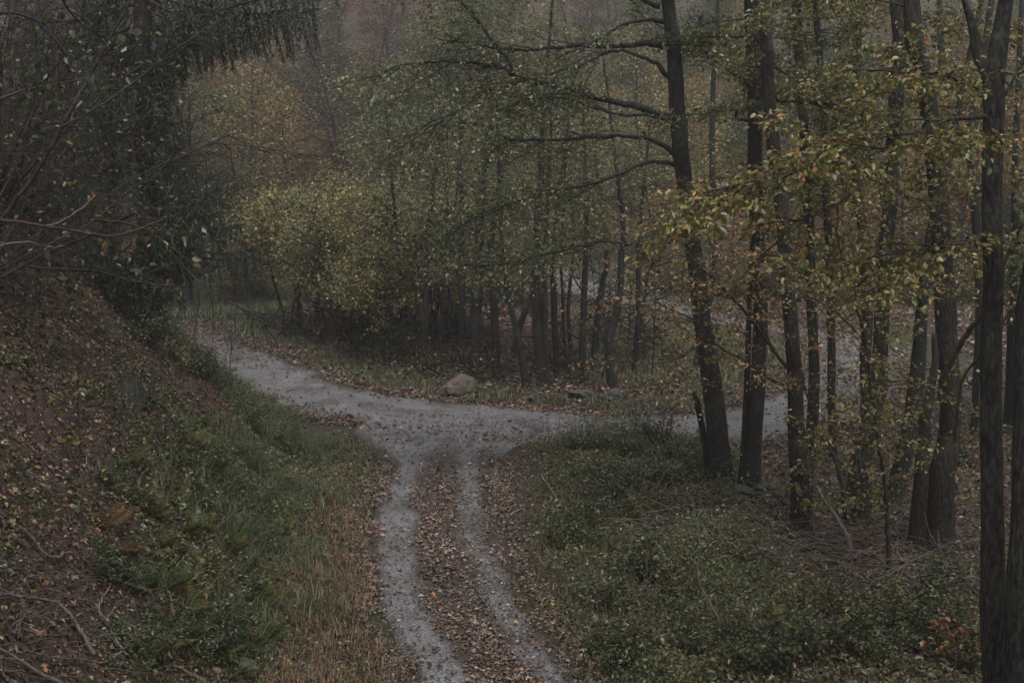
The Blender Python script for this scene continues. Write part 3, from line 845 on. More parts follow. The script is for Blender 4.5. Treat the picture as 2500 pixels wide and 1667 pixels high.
# ---- the named trees of the right-hand stand: photo trace of the trunk, base to top
def trace_tree(name, px, wpx, mat, label, cat='tree', limbs=(), crown=None, extra_top=4.0, seed=1, flare=.5, group=None, topdir=None, sides=18, step=.10, Y=None, leafsz=.085, lean_back=0.0):
    b = ground(*px[0]) if Y is None else None
    Yb = b[1] if b is not None else Y
    pts = [at(p[0], p[1], Yb + lean_back * (i / (len(px) - 1))) for i, p in enumerate(px)]
    if b is not None:
        pts[0] = b - np.array([0, 0, .25])
    o = pts[0].copy(); o[2] = float(Hfull(np.array([o[0]]), np.array([o[1]]))[0])
    if b is None and pts[0][2] > o[2] - .1:
        pts = [np.array([pts[0][0], pts[0][1], o[2] - .25])] + pts
        wpx = [wpx[0]] + list(wpx)
    rad = [px2m(w, Yb) / 2 for w in wpx]
    if extra_top > 0:
        d = norm(pts[-1] - pts[-2])
        if topdir is not None: d = norm(np.array(topdir, float))
        pts.append(pts[-1] + d * extra_top); rad.append(rad[-1] * .45)
    root = thing(name, o, label, cat, group)
    # radii at control points along the arc
    P = np.array(pts)
    dl = np.concatenate([[0], np.cumsum(np.linalg.norm(np.diff(P, axis=0), axis=1))])
    ff = np.linspace(0, 1, 40)
    rr = np.interp(ff * dl[-1], dl, rad)
    link('trunk', trunk_mesh(pts, rad[0], rad[-1], mat, o, sides, .10, flare, step, seed, rr), root)
    tw, an = Tubes(), Anchors()
    for lb in limbs:
        lp = lb['px']
        LP = [at(q[0], q[1], Yb + lb.get('dy', 0) * i / (len(lp) - 1)) for i, q in enumerate(lp)]
        Q, f = resamp(LP, .12)
        r0 = px2m(lb['w'], Yb) / 2
        T = Tubes(); T.add(Q + .012 * rng.standard_normal(Q.shape), r0 * (1 - .8 * f) + .004, 8, True, .12, .35, seed)
        link('branch', T.mesh('branch', lb.get('mat', mat), o), root)
        k = int(lb.get('n', 8))
        for i in range(k):
            fr = lb.get('f0', .25) + (1 - lb.get('f0', .25)) * (i + random.random()) / k
            j = min(int(fr * (len(Q) - 1)), len(Q) - 2)
            dd = norm(Q[j + 1] - Q[j])
            side = norm(np.cross(dd, UP)) * (1 if i % 2 else -1)
            nd = dd * random.uniform(.3, 1) + side * random.uniform(.4, 1.2) + UP * random.uniform(-.25, .25) + np.array([0, lb.get('back', 0), 0])
            spray(tw, an, Q[j], nd / np.linalg.norm(nd), lb.get('len', 1.3) * random.uniform(.6, 1.2), .012, lb.get('lev', 2), .07, .12, lb.get('grav', .02), .8)
    if crown:
        z0, z1, k, ln, lev = crown
        Q, f = resamp(P, .1)
        zz = Q[:, 2]
        for i in range(k):
            zt = z0 + (z1 - z0) * (i + random.random()) / k
            j = int(np.argmin(abs(zz - zt)))
            a = random.uniform(0, 2 * math.pi)
            nd = np.array([math.cos(a), math.sin(a), random.uniform(-.05, .5)])
            spray(tw, an, Q[j], nd / np.linalg.norm(nd), ln * random.uniform(.6, 1.2), .018, lev, .08, .12, .03, .7, 5, .3)
    if not tw.empty():
        link('twigs', tw.mesh('twigs', M_TWIG, o), root, kind='stuff')
    return root, o, an

def add_crown(root, o, an, pal, size=.08, cluster=2, spread=.05, shape='kite', thin=1.0, name='crown', hang=.35, maxn=None):
    me = leaves_from(an, cluster, spread, size, pal, name, o, shape, thin=thin, hang=hang, maxn=maxn)
    return link(name, me, root, kind='stuff')

# template leaf shared by leaf parts
_lfs = [mk_mesh('leaf', OVAL * np.array([1, w_, c_]) + np.array([(0, 0, 0), (0, t_, 0), (0, 0, t_ * .5), (0, t_ * 1.5, -.05), (-t_, 0, 0), (0, -t_ * .5, t_)]), OVAL_F, tint=np.ones((6, 3)), mat=M_LEAF) for (w_, c_, t_) in ((.62, 1, .02), (.5, 2.2, -.06), (.72, .2, .08), (.58, 3.0, -.03), (.66, -.8, .05))]
def leaf_parts(root, o, an, pal, size, count, name='leaf'):
    """single leaves as parts of their plant, nearest the viewpoint first"""
    p = np.vstack(an.p); d = np.vstack(an.d)
    idx = rng.permutation(len(p))[:count * 3]
    idx = idx[np.argsort(p[idx, 1])][:count]
    cols = pick(pal, len(idx), .2)
    for c, i in zip(cols, idx):
        ax = norm(d[i] * .5 + rng.standard_normal(3) * np.array([.8, .8, .4]) - np.array([0, 0, .45]))
        nn = norm(UP + .6 * rng.standard_normal(3))
        s = norm(np.cross(nn, ax)); n = np.cross(ax, s)
        ob = bpy.data.objects.new(name, random.choice(_lfs)); COL.objects.link(ob); ob.parent = root
        M = Matrix(((ax[0], s[0], n[0]), (ax[1], s[1], n[1]), (ax[2], s[2], n[2])))
        ob.rotation_euler = M.to_euler()
        k = size * random.uniform(.5, 1.25)
        ob.scale = (k, k * random.uniform(.85, 1.15), k)
        ob.location = tuple(p[i] - o + .03 * rng.standard_normal(3))
        ob.color = (*c, 1)

# T1: the big leaning tree with long bare limbs to the left
T1_limbs = [
    dict(px=[(1622, 112), (1565, 107), (1506, 115), (1417, 111), (1298, 123), (1208, 117), (1150, 108), (1060, 96)], w=12, n=12, len=1.5, dy=1.2),
    dict(px=[(1634, 192), (1595, 148), (1551, 133), (1491, 123), (1417, 163), (1357, 175), (1298, 193), (1200, 205)], w=9, n=10, len=1.3, dy=-1.0),
    dict(px=[(1645, 296), (1565, 264), (1446, 235), (1357, 211), (1283, 193), (1253, 184), (1240, 145), (1208, 110), (1178, 68), (1150, 30), (1080, -30)], w=17, n=14, len=1.7, dy=.6),
    dict(px=[(1262, 190), (1226, 166), (1149, 154), (1074, 151), (980, 160), (900, 190)], w=6, n=12, len=1.5, dy=.8, f0=.1),
    dict(px=[(1283, 196), (1193, 223), (1119, 270), (1045, 315), (960, 370)], w=5, n=11, len=1.5, dy=-.8, f0=.1),
    dict(px=[(1640, 290), (1571, 281), (1506, 279), (1446, 264), (1402, 246), (1342, 238), (1253, 255), (1208, 282), (1190, 310)], w=8, n=10, len=1.2, dy=-.6),
    dict(px=[(1650, 378), (1595, 342), (1536, 334), (1446, 334), (1372, 342), (1298, 343), (1238, 339), (1185, 306), (1120, 300)], w=10, n=12, len=1.4, dy=.4),
    dict(px=[(1655, 402), (1595, 395), (1551, 407), (1506, 428), (1458, 446), (1387, 461), (1290, 485), (1180, 520), (1110, 560)], w=8, n=15, len=1.5, dy=.5),
    dict(px=[(1618, 55), (1565, 50), (1506, 68), (1440, 110), (1380, 130)], w=8, n=6, len=1.1, dy=-1.2),
    dict(px=[(1612, 20), (1560, -5), (1480, -30), (1380, -40), (1250, -50)], w=9, n=9, len=1.5, dy=1.5),
    dict(px=[(1690, 560), (1640, 590), (1560, 600), (1470, 590), (1380, 610), (1260, 640), (1140, 650)], w=6, n=16, len=1.5, dy=1.5, f0=.35),
]
r_, o_, an_ = trace_tree('alder_tree', [(1765, 1186), (1752, 1050), (1737, 933), (1716, 780), (1703, 676), (1680, 478), (1664, 344), (1653, 210), (1645, 115), (1630, 0)],
                         [58, 52, 50, 43, 41, 39, 40, 38, 35, 31], M_BARK, 'dark leaning tree with long bare limbs reaching over the junction',
                         limbs=[dict(l, back=.9, dy=min(l['dy'], .3) * .5 - .3) for l in T1_limbs], seed=3, flare=.45, extra_top=4)
add_crown(r_, o_, an_, [(4, (.175, .185, .095)), (3, (.125, .145, .075)), (1.5, (.20, .185, .075)), (.3, YEL)], .078, 2, .12, hang=.5, thin=.8)

# broken stub against it
trace_tree('broken_stem', [(1733, 1165), (1722, 1086), (1707, 1009), (1695, 956)], [20, 17, 15, 12], M_BARKB, 'short broken-off stem leaning beside the big leaning tree', cat='tree stem', extra_top=0, seed=5, flare=.3, sides=10)

# T2 pair
r_, o_, an_ = trace_tree('alder_tree', [(1830, 1205), (1843, 1086), (1850, 933), (1854, 780), (1848, 626), (1842, 421), (1841, 230), (1829, 0)], [52, 39, 37, 36, 36, 35, 34, 29], M_BARK,
                         'straight dark trunk just right of the leaning tree, slim twin stem at its left',
                         limbs=[dict(px=[(1830, 210), (1768, 161), (1730, 134), (1691, 99), (1655, 86), (1600, 60)], w=12, n=5, len=.9, dy=1.5),
                                dict(px=[(1838, 296), (1802, 291), (1795, 268), (1749, 273), (1680, 279)], w=5, n=4, len=.8, dy=-1),
                                dict(px=[(1838, 90), (1780, 88), (1720, 90), (1640, 95)], w=4, n=5, len=.9, dy=1)],
                         crown=(8.2, 11.5, 7, 1.8, 2), seed=8, flare=.35)
add_crown(r_, o_, an_, PAL_OLIVE, .085, 5, .1)
P_ = traced([(1813, 1180), (1818, 1080), (1823, 960), (1827, 837), (1830, 720), (1836, 600)], o_[1] + .12)
T_ = Tubes(); Q_, f_ = resamp(P_, .12); T_.add(Q_, .075 - .03 * f_, 12, True, .1, .4, 4)
link('stem', T_.mesh('stem', M_BARK, o_), r_)

# T3
r_, o_, an_ = trace_tree('alder_tree', [(1960, 1310), (1955, 1191), (1942, 1009), (1936, 894), (1930, 760), (1914, 580), (1896, 402), (1886, 325), (1877, 230), (1869, 115), (1856, 0)], [56, 50, 40, 36, 34, 33, 33, 31, 31, 32, 27], M_BARKB,
                         'brown-grey trunk with thick foot, leaning left, beside the heap of stones',
                         limbs=[dict(px=[(1885, 237), (1932, 245), (1993, 252), (2060, 262), (2130, 300)], w=12, n=7, len=1.0, dy=1.2),
                                dict(px=[(1885, 232), (1905, 222), (1945, 215), (2000, 190)], w=5, n=5, len=.8, dy=.5),
                                dict(px=[(1883, 160), (1915, 175), (1940, 195), (1990, 205)], w=5, n=5, len=.9, dy=-.6)],
                         crown=(7.5, 10.5, 7, 1.6, 2), seed=11, flare=.3)
add_crown(r_, o_, an_, PAL_YG, .085, 5, .1)

specs = [
 ('alder_tree', [(1976, 1110), (1988, 950), (1984, 800), (1975, 560), (1965, 337), (1959, 249), (1951, 134), (1942, 0)], [30, 27, 25, 24, 23, 23, 23, 21], M_BARK, 'slim dark trunk rising behind the brown-grey trunk with the thick foot', (4.6, 11, 14, 1.7, 2), PAL_YG),
 ('alder_tree', [(2035, 1120), (2030, 900), (2022, 600), (2012, 344), (2008, 230), (2000, 130), (1990, 0)], [22, 20, 19, 18, 17, 16, 14], M_BARK, 'thin dark trunk, second behind the thick-footed one, half hidden by yellow leaves', (5, 11, 12, 1.6, 2), PAL_OLIVE),
 ('alder_tree', [(2118, 1095), (2112, 900), (2115, 780), (2111, 588), (2098, 497), (2082, 318), (2088, 230), (2092, 115), (2092, 0)], [30, 28, 27, 26, 26, 22, 23, 23, 22], M_BARKB, 'slender straight brown trunk in the middle of the right-hand stand', (4.6, 11, 14, 1.7, 2), PAL_YG),
 ('alder_tree', [(2092, 1265), (2098, 1160), (2130, 1010), (2149, 933), (2153, 818), (2157, 665), (2165, 570), (2186, 330), (2193, 115), (2191, 0)], [66, 56, 44, 40, 37, 36, 35, 36, 35, 34], M_BARKM, 'thick mossy-footed trunk leaning right behind the thin dark sapling', (5, 11, 12, 1.5, 2), PAL_YG),
 ('alder_tree', [(2180, 1225), (2200, 1140), (2235, 971), (2250, 780), (2262, 640), (2290, 480), (2330, 300)], [44, 42, 40, 30, 27, 22, 16], M_BARKG, 'grey trunk leaning strongly right, between two thicker trunks', (7, 9, 5, 1.4, 2), PAL_YG),
 ('alder_tree', [(2290, 1335), (2302, 1163), (2316, 1047), (2314, 894), (2306, 741), (2298, 588), (2285, 440), (2275, 344), (2260, 210), (2237, 96), (2228, 0)], [74, 62, 50, 52, 50, 46, 44, 42, 42, 43, 36], M_BARKB, 'thick rough-barked brown trunk, second from the right edge, leaning left', (5.2, 10.5, 11, 1.5, 2), PAL_YG),
 ('alder_tree', [(2462, 1030), (2466, 900), (2470, 780), (2475, 665), (2480, 400), (2490, 100)], [24, 22, 20, 19, 16, 12], M_BARKG, 'thin grey trunk seen between the two trunks at the right edge', (6, 10, 8, 1.8, 2), PAL_ORANGE),
 ('alder_tree', [(2378, 1060), (2382, 980), (2390, 740), (2385, 560), (2372, 344), (2392, 200)], [18, 17, 16, 24, 26, 20], M_BARKG, 'bluish grey trunk just left of the forked tree, leaning a little', (6, 9, 7, 1.7, 2), PAL_ORANGE),
 ('alder_tree', [(2300, 980), (2304, 700), (2306, 400), (2302, 214), (2297, 134), (2293, 20)], [18, 17, 16, 16, 15, 12], M_BARKG, 'thin distant trunk in front of the orange foliage patch', (5, 11, 9, 2.0, 2), PAL_ORANGE),
 ('alder_tree', [(1690, 905), (1740, 700), (1742, 520), (1738, 330), (1741, 200), (1750, 40)], [15, 14, 13, 13, 12, 9], M_BARKG, 'slim grey trunk between the leaning tree and the straight one beside it', (5, 11, 9, 2.0, 2), PAL_OLIVE),
]
for i, (nm, px, w, mt, lab, cr, pal) in enumerate(specs):
    r_, o_, an_ = trace_tree(nm, px, w, mt, lab, crown=cr, seed=20 + i * 3, flare=.35 if w[0] > 30 else .2, sides=16 if w[0] > 30 else 10)
    add_crown(r_, o_, an_, pal, .09, 4, .10)

# snag beside the thick brown trunk
trace_tree('dead_snag', [(2236, 1345), (2240, 1270), (2252, 1124), (2262, 1009), (2275, 933), (2282, 860), (2279, 815)], [44, 40, 36, 26, 20, 18, 12], M_BARKB, 'dark rotten broken snag touching the thick rough-barked trunk', cat='dead tree', extra_top=0, seed=61, flare=.3, sides=12)

# T8: the forked tree at the right edge
r8, o8, an8 = trace_tree('forked_tree', [(2436, 1735), (2432, 1660), (2424, 1297), (2424, 1067), (2427, 818), (2425, 588), (2421, 383), (2425, 268), (2428, 185), (2444, 90), (2459, 0)], [84, 66, 56, 53, 50, 47, 48, 50, 52, 39, 35], M_BARKM,
                         'nearest tall tree by the right edge, its trunk forking near the top of the picture', limbs=[
                             dict(px=[(2425, 200), (2400, 155), (2379, 77), (2352, 0), (2330, -60)], w=32, n=3, len=1.0, f0=.6, dy=.2),
                             dict(px=[(2365, 588), (2420, 590), (2500, 592), (2560, 590)], w=15, n=2, len=.5, f0=.8, dy=.3, lev=1),
                             dict(px=[(2420, 285), (2340, 288), (2290, 300), (2245, 325), (2184, 352), (2145, 371), (2084, 394), (2000, 398), (1900, 425), (1800, 450), (1700, 480)], w=8, n=25, len=1.2, f0=.15, dy=-1.2, grav=.05),
                             dict(px=[(2084, 394), (2090, 430), (2070, 480), (2020, 510), (1960, 545), (1890, 600), (1850, 640)], w=4, n=9, len=.9, f0=.1, dy=-.8, grav=.05),
                             dict(px=[(2420, 235), (2350, 200), (2280, 175), (2200, 165), (2160, 180)], w=5, n=12, len=.8, f0=.3, dy=-1.0, grav=.07),
                             dict(px=[(2420, 560), (2370, 590), (2300, 600), (2230, 610), (2170, 630)], w=5, n=14, len=.9, f0=.1, dy=-.9, grav=.05),
                             dict(px=[(2432, 250), (2470, 200), (2510, 120), (2540, 60)], w=6, n=7, len=.7, f0=.2, dy=.4)],
                         seed=41, flare=.2, sides=28, step=.06)
leaf_parts(r8, o8, an8, PAL_NEAR, .095, 295)
add_crown(r8, o8, an8, PAL_NEAR, .076, 2, .05, 'oval', name='foliage', hang=.45)
# T9
r9, o9, an9 = trace_tree('edge_tree', [(2520, 1790), (2505, 1600), (2500, 1411), (2512, 1200), (2520, 933), (2545, 500), (2560, 0)], [125, 100, 92, 84, 76, 70, 60], M_BARKM,
                         'dark trunk cut off by the right edge, in front of the forked tree', extra_top=3, seed=47, flare=.3, sides=24, step=.06)
# reddish leaning stems behind
def stem_thing(name, px, w, mat, label, cat, Y=None, dy=0.0, group=None, sides=8, lift=0.0, taper=.6):
    if Y is None:
        b = ground(*px[0]); Y = b[1]
    P = [at(q[0], q[1], Y + dy * i / (len(px) - 1)) for i, q in enumerate(px)]
    o = P[0].copy()
    Q, f = resamp(P, .08)
    Q = Q + .006 * rng.standard_normal(Q.shape)
    T = Tubes(); T.add(Q, px2m(w, Y) / 2 * (1 - taper * f), sides, True, .12, 0, 3)
    return link(name, T.mesh(name, mat, o), label=label, cat=cat, group=group, loc=o), Q, o
stem_thing('leaning_stem', [(2300, 925), (2340, 848), (2372, 800), (2402, 760), (2430, 690), (2470, 600), (2500, 540)], 17, M_RED, 'reddish bare stem slanting up behind the forked tree', 'stem', Y=16.8, dy=-1.0)
stem_thing('leaning_stem', [(2330, 1080), (2350, 930), (2390, 872), (2430, 820), (2480, 740)], 9, M_RED, 'thinner reddish stem slanting up below the thick reddish one', 'stem', Y=17.2, dy=-.8)

# saplings in front of the stand
def sapling(name, stems, Y, label, pal, size, nl, n_spray, length, leaf_n=220, mat=M_TWIG, grav=.04, cluster=2, cat='sapling'):
    o = ground(*stems[0]['px'][0])
    Yb = o[1] if Y is None else Y
    root = thing(name, o, label, cat)
    tw, an = Tubes(), Anchors()
    for s in stems:
        P = [at(q[0], q[1], Yb + s.get('dy', 0) * i / (len(s['px']) - 1)) for i, q in enumerate(s['px'])]
        if s is stems[0]: P[0] = o - np.array([0, 0, .1])
        Q, f = resamp(P, .09)
        Q = Q + .008 * rng.standard_normal(Q.shape)
        T = Tubes(); T.add(Q, px2m(s['w'], Yb) / 2 * (1 - .7 * f) + .003, 7, True, .1, .1, 5)
        link('stem', T.mesh('stem', mat, o), root)
        k = s.get('n', n_spray)
        for i in range(k):
            fr = s.get('f0', .3) + (1 - s.get('f0', .3)) * (i + random.random()) / max(1, k)
            j = min(int(fr * (len(Q) - 1)), len(Q) - 2)
            dd = norm(Q[j + 1] - Q[j])
            sd = norm(np.cross(dd, UP) + np.array([0, 1e-3, 0])) * (1 if i % 2 else -1)
            a = random.uniform(0, 2 * math.pi)
            nd = dd * random.uniform(.1, .7) + sd * .6 + np.array([math.cos(a), math.sin(a), random.uniform(-.2, .25)]) * .8
            spray(tw, an, Q[j], nd / np.linalg.norm(nd), length * random.uniform(.5, 1.2), .007, 1, .07, .14, grav, .8, 4, .13)
    if not tw.empty(): link('twigs', tw.mesh('twigs', mat, o), root, kind='stuff')
    leaf_parts(root, o, an, pal, size, leaf_n)
    if nl: add_crown(root, o, an, pal, size * .82, cluster, .055, 'oval', name='foliage', hang=.5, maxn=nl)
    return root

S1 = [dict(px=[(2072, 1300), (2060, 1210), (2042, 1132), (2009, 1065), (1987, 1005), (1965, 949)], w=13, n=3),
      dict(px=[(1965, 949), (1935, 938), (1910, 938), (1871, 919), (1821, 883), (1780, 862), (1738, 833), (1690, 780), (1650, 760), (1580, 730)], w=8, n=16, f0=.25, dy=-.8),
      dict(px=[(1965, 949), (1932, 911), (1893, 861), (1849, 800), (1800, 740), (1750, 690), (1690, 630), (1640, 560), (1600, 520)], w=9, n=22, f0=.2, dy=-1.0),
      dict(px=[(1893, 861), (1850, 780), (1800, 700), (1770, 660), (1720, 560), (1690, 480)], w=5, n=12, f0=.2, dy=-.4),
      dict(px=[(1965, 949), (1955, 900), (1935, 830), (1925, 760), (1930, 700), (1900, 600), (1860, 500)], w=4, n=14, f0=.2, dy=-.7),
      dict(px=[(1738, 833), (1700, 850), (1640, 880), (1580, 890)], w=3, n=8, f0=.1, dy=-.3)]
sapling('beech_sapling', S1, None, 'crooked sapling with yellow and orange leaves whose stems arch left across the dark trunks', [(2.5, G_YEL), (2, YEL), (2.8, OCH), (2.8, ORG), (1.5, (.12, .115, .03)), (1, (.2, .12, .06))], .088, 3800, 10, 1.35, 295)
S2 = [dict(px=[(2172, 1410), (2164, 1215), (2142, 1076), (2125, 927), (2109, 817), (2090, 740), (2085, 620), (2055, 540)], w=11, n=22, f0=.22, dy=-.6),
      dict(px=[(2125, 940), (2180, 930), (2230, 932), (2280, 948)], w=3, n=6, f0=.2, dy=-.3),
      dict(px=[(2110, 830), (2060, 780), (2010, 740), (1960, 720)], w=4, n=9, f0=.1, dy=-.4),
      dict(px=[(2100, 760), (2150, 720), (2210, 700), (2270, 690), (2330, 690)], w=4, n=10, f0=.1, dy=-.4),
      dict(px=[(2142, 1076), (2090, 1050), (2050, 1030), (2010, 1030)], w=3, n=6, f0=.2, dy=-.3),
      dict(px=[(2150, 1110), (2210, 1075), (2270, 1060), (2340, 1080), (2400, 1085)], w=3, n=11, f0=.15, dy=-.5)]
sapling('hazel_sapling', S2, None, 'thin upright dark sapling with yellow-green leaves in front of the mossy-footed trunk', PAL_NEAR, .088, 3400, 10, 1.2, 295)
S3 = [dict(px=[(2065, 1290), (2100, 1250), (2130, 1190), (2150, 1150)], w=4, n=10, f0=.2, dy=-.3),
      dict(px=[(2200, 1400), (2240, 1330), (2280, 1250), (2300, 1170)], w=3, n=9, f0=.3, dy=-.3)]
sapling('hazel_sapling', S3, None, 'low sapling with round pale yellow leaves at the foot of the rough-barked trunk', PAL_NEAR, .095, 700, 8, .5, 110)
S4 = [dict(px=[(1985, 1330), (1975, 1260), (1985, 1180), (1975, 1080), (1960, 1040)], w=3, n=14, f0=.3, dy=-.3)]
sapling('hazel_sapling', S4, None, 'leafy shoot growing up against the thick-footed trunk beside the stones', PAL_NEAR, .09, 1100, 8, .55, 120)
S5 = [dict(px=[(1880, 1290), (1900, 1240), (1925, 1180), (1890, 1150)], w=3, n=9, f0=.3, dy=-.2)]
sapling('hazel_sapling', S5, None, 'small orange-leaved shoot in front of the heap of stones', PAL_ORANGE, .085, 60, 6, .35, 60)
# maple seedlings low in the right foreground
for (px_, lab, pal) in (((2285, 1610), 'bright orange seedling low in the right foreground', [(3, ORG), (1, OCH)]), ((2100, 1585), 'yellow-green seedling low in the foreground left of the orange one', PAL_YG),
                        ((2370, 1640), 'yellow and orange seedling beside the foot of the forked tree', PAL_ORANGE), ((1960, 1500), 'pale green seedling standing in the herbs below the brush pile', PAL_YG),
                        ((2180, 1520), 'light green seedling in the herbs just below the tangle of dead twigs', PAL_YG)):
    sapling('maple_seedling', [dict(px=[px_, (px_[0] + 4, px_[1] - 60), (px_[0] - 3, px_[1] - 110)], w=3, n=8, f0=.3)], None, lab, pal, .10, 40, 8, .3, 45, cat='seedling')

# ------------------------------------------------------------------ middle stand across the road
mids = [
 ([(1022, 905), (1030, 880), (1041, 749), (1042, 645), (1045, 560)], [19, 18, 17, 15, 12], 'upright dark trunk left of the boulder, crossed by a slanting stem', M_BARK),
 ([(1012, 866), (1040, 812), (1063, 767), (1084, 674), (1110, 600)], [14, 13, 12, 10, 8], 'slanting dark stem crossing the trunk left of the boulder', M_BARK),
 ([(1106, 895), (1103, 820), (1099, 734), (1096, 640)], [9, 8, 8, 7], 'thin straight stem right behind the boulder', M_BARK),
 ([(1130, 905), (1129, 840), (1129, 743), (1127, 630)], [20, 18, 18, 15], 'pale grey trunk behind the right end of the boulder', M_BARKG),
 ([(1162, 915), (1161, 850), (1164, 740), (1168, 620)], [32, 30, 29, 25], 'widest pale grey trunk, right of the boulder', M_BARKG),
 ([(1213, 915), (1210, 830), (1203, 698), (1198, 600)], [23, 21, 20, 16], 'dark brown trunk next right of the widest pale trunk', M_BARKB),
 ([(1288, 955), (1278, 890), (1265, 832), (1248, 755), (1236, 689), (1224, 600)], [22, 18, 17, 15, 14, 11], 'dark trunk slanting left, beside the black double trunk', M_BARK),
 ([(1254, 872), (1271, 793), (1289, 743), (1312, 660)], [18, 17, 15, 11], 'grey stem slanting right behind the left-slanting dark trunk', M_BARKG),
 ([(1323, 945), (1318, 870), (1314, 808), (1307, 683), (1312, 560), (1321, 440), (1321, 340)], [30, 27, 26, 25, 20, 15, 12], 'black double trunk above the small stone, its thicker left stem', M_BARK),
 ([(1333, 946), (1332, 870), (1330, 780), (1329, 689), (1332, 600)], [18, 16, 16, 15, 12], 'black double trunk above the small stone, its thinner right stem', M_BARK),
 ([(1362, 915), (1356, 820), (1352, 704), (1352, 600)], [17, 16, 15, 13], 'brownish trunk next right of the black double trunk', M_BARKB),
 ([(1396, 925), (1378, 830), (1373, 704), (1371, 620)], [10, 9, 8, 7], 'thin stem curving left, second right of the black double trunk', M_BARK),
 ([(1396, 865), (1387, 764), (1393, 674), (1400, 590)], [11, 10, 9, 8], 'thin bowed stem behind the flat stone', M_BARK),
 ([(1418, 930), (1423, 793), (1429, 660), (1432, 560)], [17, 16, 15, 12], 'brown trunk rising behind the left end of the flat stone', M_BARKB),
 ([(1446, 900), (1456, 793), (1471, 689), (1480, 600)], [15, 15, 14, 11], 'grey trunk leaning right behind the flat stone', M_BARKG),
 ([(1500, 950), (1487, 880), (1489, 823), (1512, 734), (1518, 630), (1520, 540)], [25, 22, 20, 18, 16, 12], 'dark crooked trunk behind the grey rounded stone', M_BARK),
 ([(1548, 905), (1557, 779), (1559, 660), (1560, 560)], [14, 13, 12, 10], 'slim dark trunk in front of the upper road, right of the crooked trunk', M_BARK),
 ([(1553, 890), (1566, 785), (1581, 674), (1595, 600)], [8, 7, 6, 5], 'thinnest stem in front of the upper road', M_BARK),
 ([(975, 880), (982, 780), (975, 680), (970, 600)], [14, 13, 12, 9], 'dark thin trunk at the right end of the yellow-green thicket', M_BARK),
 ([(1075, 890), (1078, 800), (1080, 700), (1090, 600)], [9, 9, 8, 6], 'thin dark stem just left of the boulder', M_BARK),
]
for i, (px, w, lab, mt) in enumerate(mids):
    top = px[-1]
    r_, o_, an_ = trace_tree('woodland_tree', px, w, mt, lab, group='trees of the middle stand across the road', crown=(4.0 if i > 5 else 3.4, 8.2, 7, 2.0, 2), extra_top=random.uniform(4.0, 5.5),
                             topdir=(random.uniform(-.18, .18), random.uniform(-.1, .2), 1), seed=70 + i, flare=.25, sides=10, step=.2)
    add_crown(r_, o_, an_, [(4, (.165, .17, .08)), (2.5, (.20, .185, .08)), (1.2, G_MID)], .105, 2, .2, hang=.6, thin=.75)

# ------------------------------------------------------------------ prototype trees for thicket and hillside
def proto(name, h, r, pal, label, cat='tree', crown_from=.35, nbr=22, blen=2.2, lev=2, leaf=.14, cluster=2, spread=.16, thin=1.0, mat=M_BARKG, group=None, stems=1, bare=False, upw=.5, sp=.12, dens=.4):
    root = thing(name, (0, 0, -100), label, cat, group)
    tw, an = Tubes(), Anchors()
    for s in range(stems):
        d = np.array([random.gauss(0, .12), random.gauss(0, .12), 1]) + (np.array([random.gauss(0, .25), random.gauss(0, .25), 0]) if stems > 1 else 0)
        P = wander((random.gauss(0, .15) if stems > 1 else 0, random.gauss(0, .15) if stems > 1 else 0, -.3), norm(d), h * random.uniform(.85, 1), 12, .05, -.01)
        T = Tubes(); T.add(P, r * np.linspace(1, .15, 12) * (1 if stems == 1 else .7), 8, True, .1, .2, random.randint(1, 99))
        link('trunk' if stems == 1 else 'stem', T.mesh('trunk', mat, (0, 0, 0)), root)
        for i in range(nbr // stems):
            f = crown_from + (1 - crown_from) * (i + random.random()) / (nbr // stems)
            t = f * 11; j = min(int(t), 10)
            q = P[j] + (P[j + 1] - P[j]) * (t - j)
            a = random.uniform(0, 2 * math.pi)
            nd = norm(np.array([math.cos(a), math.sin(a), random.uniform(.0, upw)]))
            prof = 1.15 - .75 * max(0, (f - crown_from) / (1 - crown_from)) ** 1.4
            spray(tw, an, q, nd, blen * prof * random.uniform(.7, 1.15), .03, lev, sp, .12, 0.0, .4, 4, dens)
    link('twigs', tw.mesh('twigs', mat if not bare else M_BARKG, (0, 0, 0)), root, kind='stuff')
    p, d = an.arrays(cluster, spread)
    if thin < 1:
        k = rng.random(len(p)) < thin; p, d = p[k], d[k]
    n = len(p)
    ax = norm(d * .4 + rng.standard_normal((n, 3)) * np.array([1, 1, .6]) - np.array([0, 0, .3]))
    nn = norm(UP + .6 * rng.standard_normal((n, 3)))
    L = leaf * rng.uniform(.6, 1.3, n)
    if n:
        me = leaf_mesh('crown', p, ax, nn, L, L * rng.uniform(.5, .75, n), pick(pal, n, .28), M_LEAF)
        link('crown', me, root, kind='stuff')
    return root

def remove_tree(o):
    for c in list(o.children): remove_tree(c)
    bpy.data.objects.remove(o)

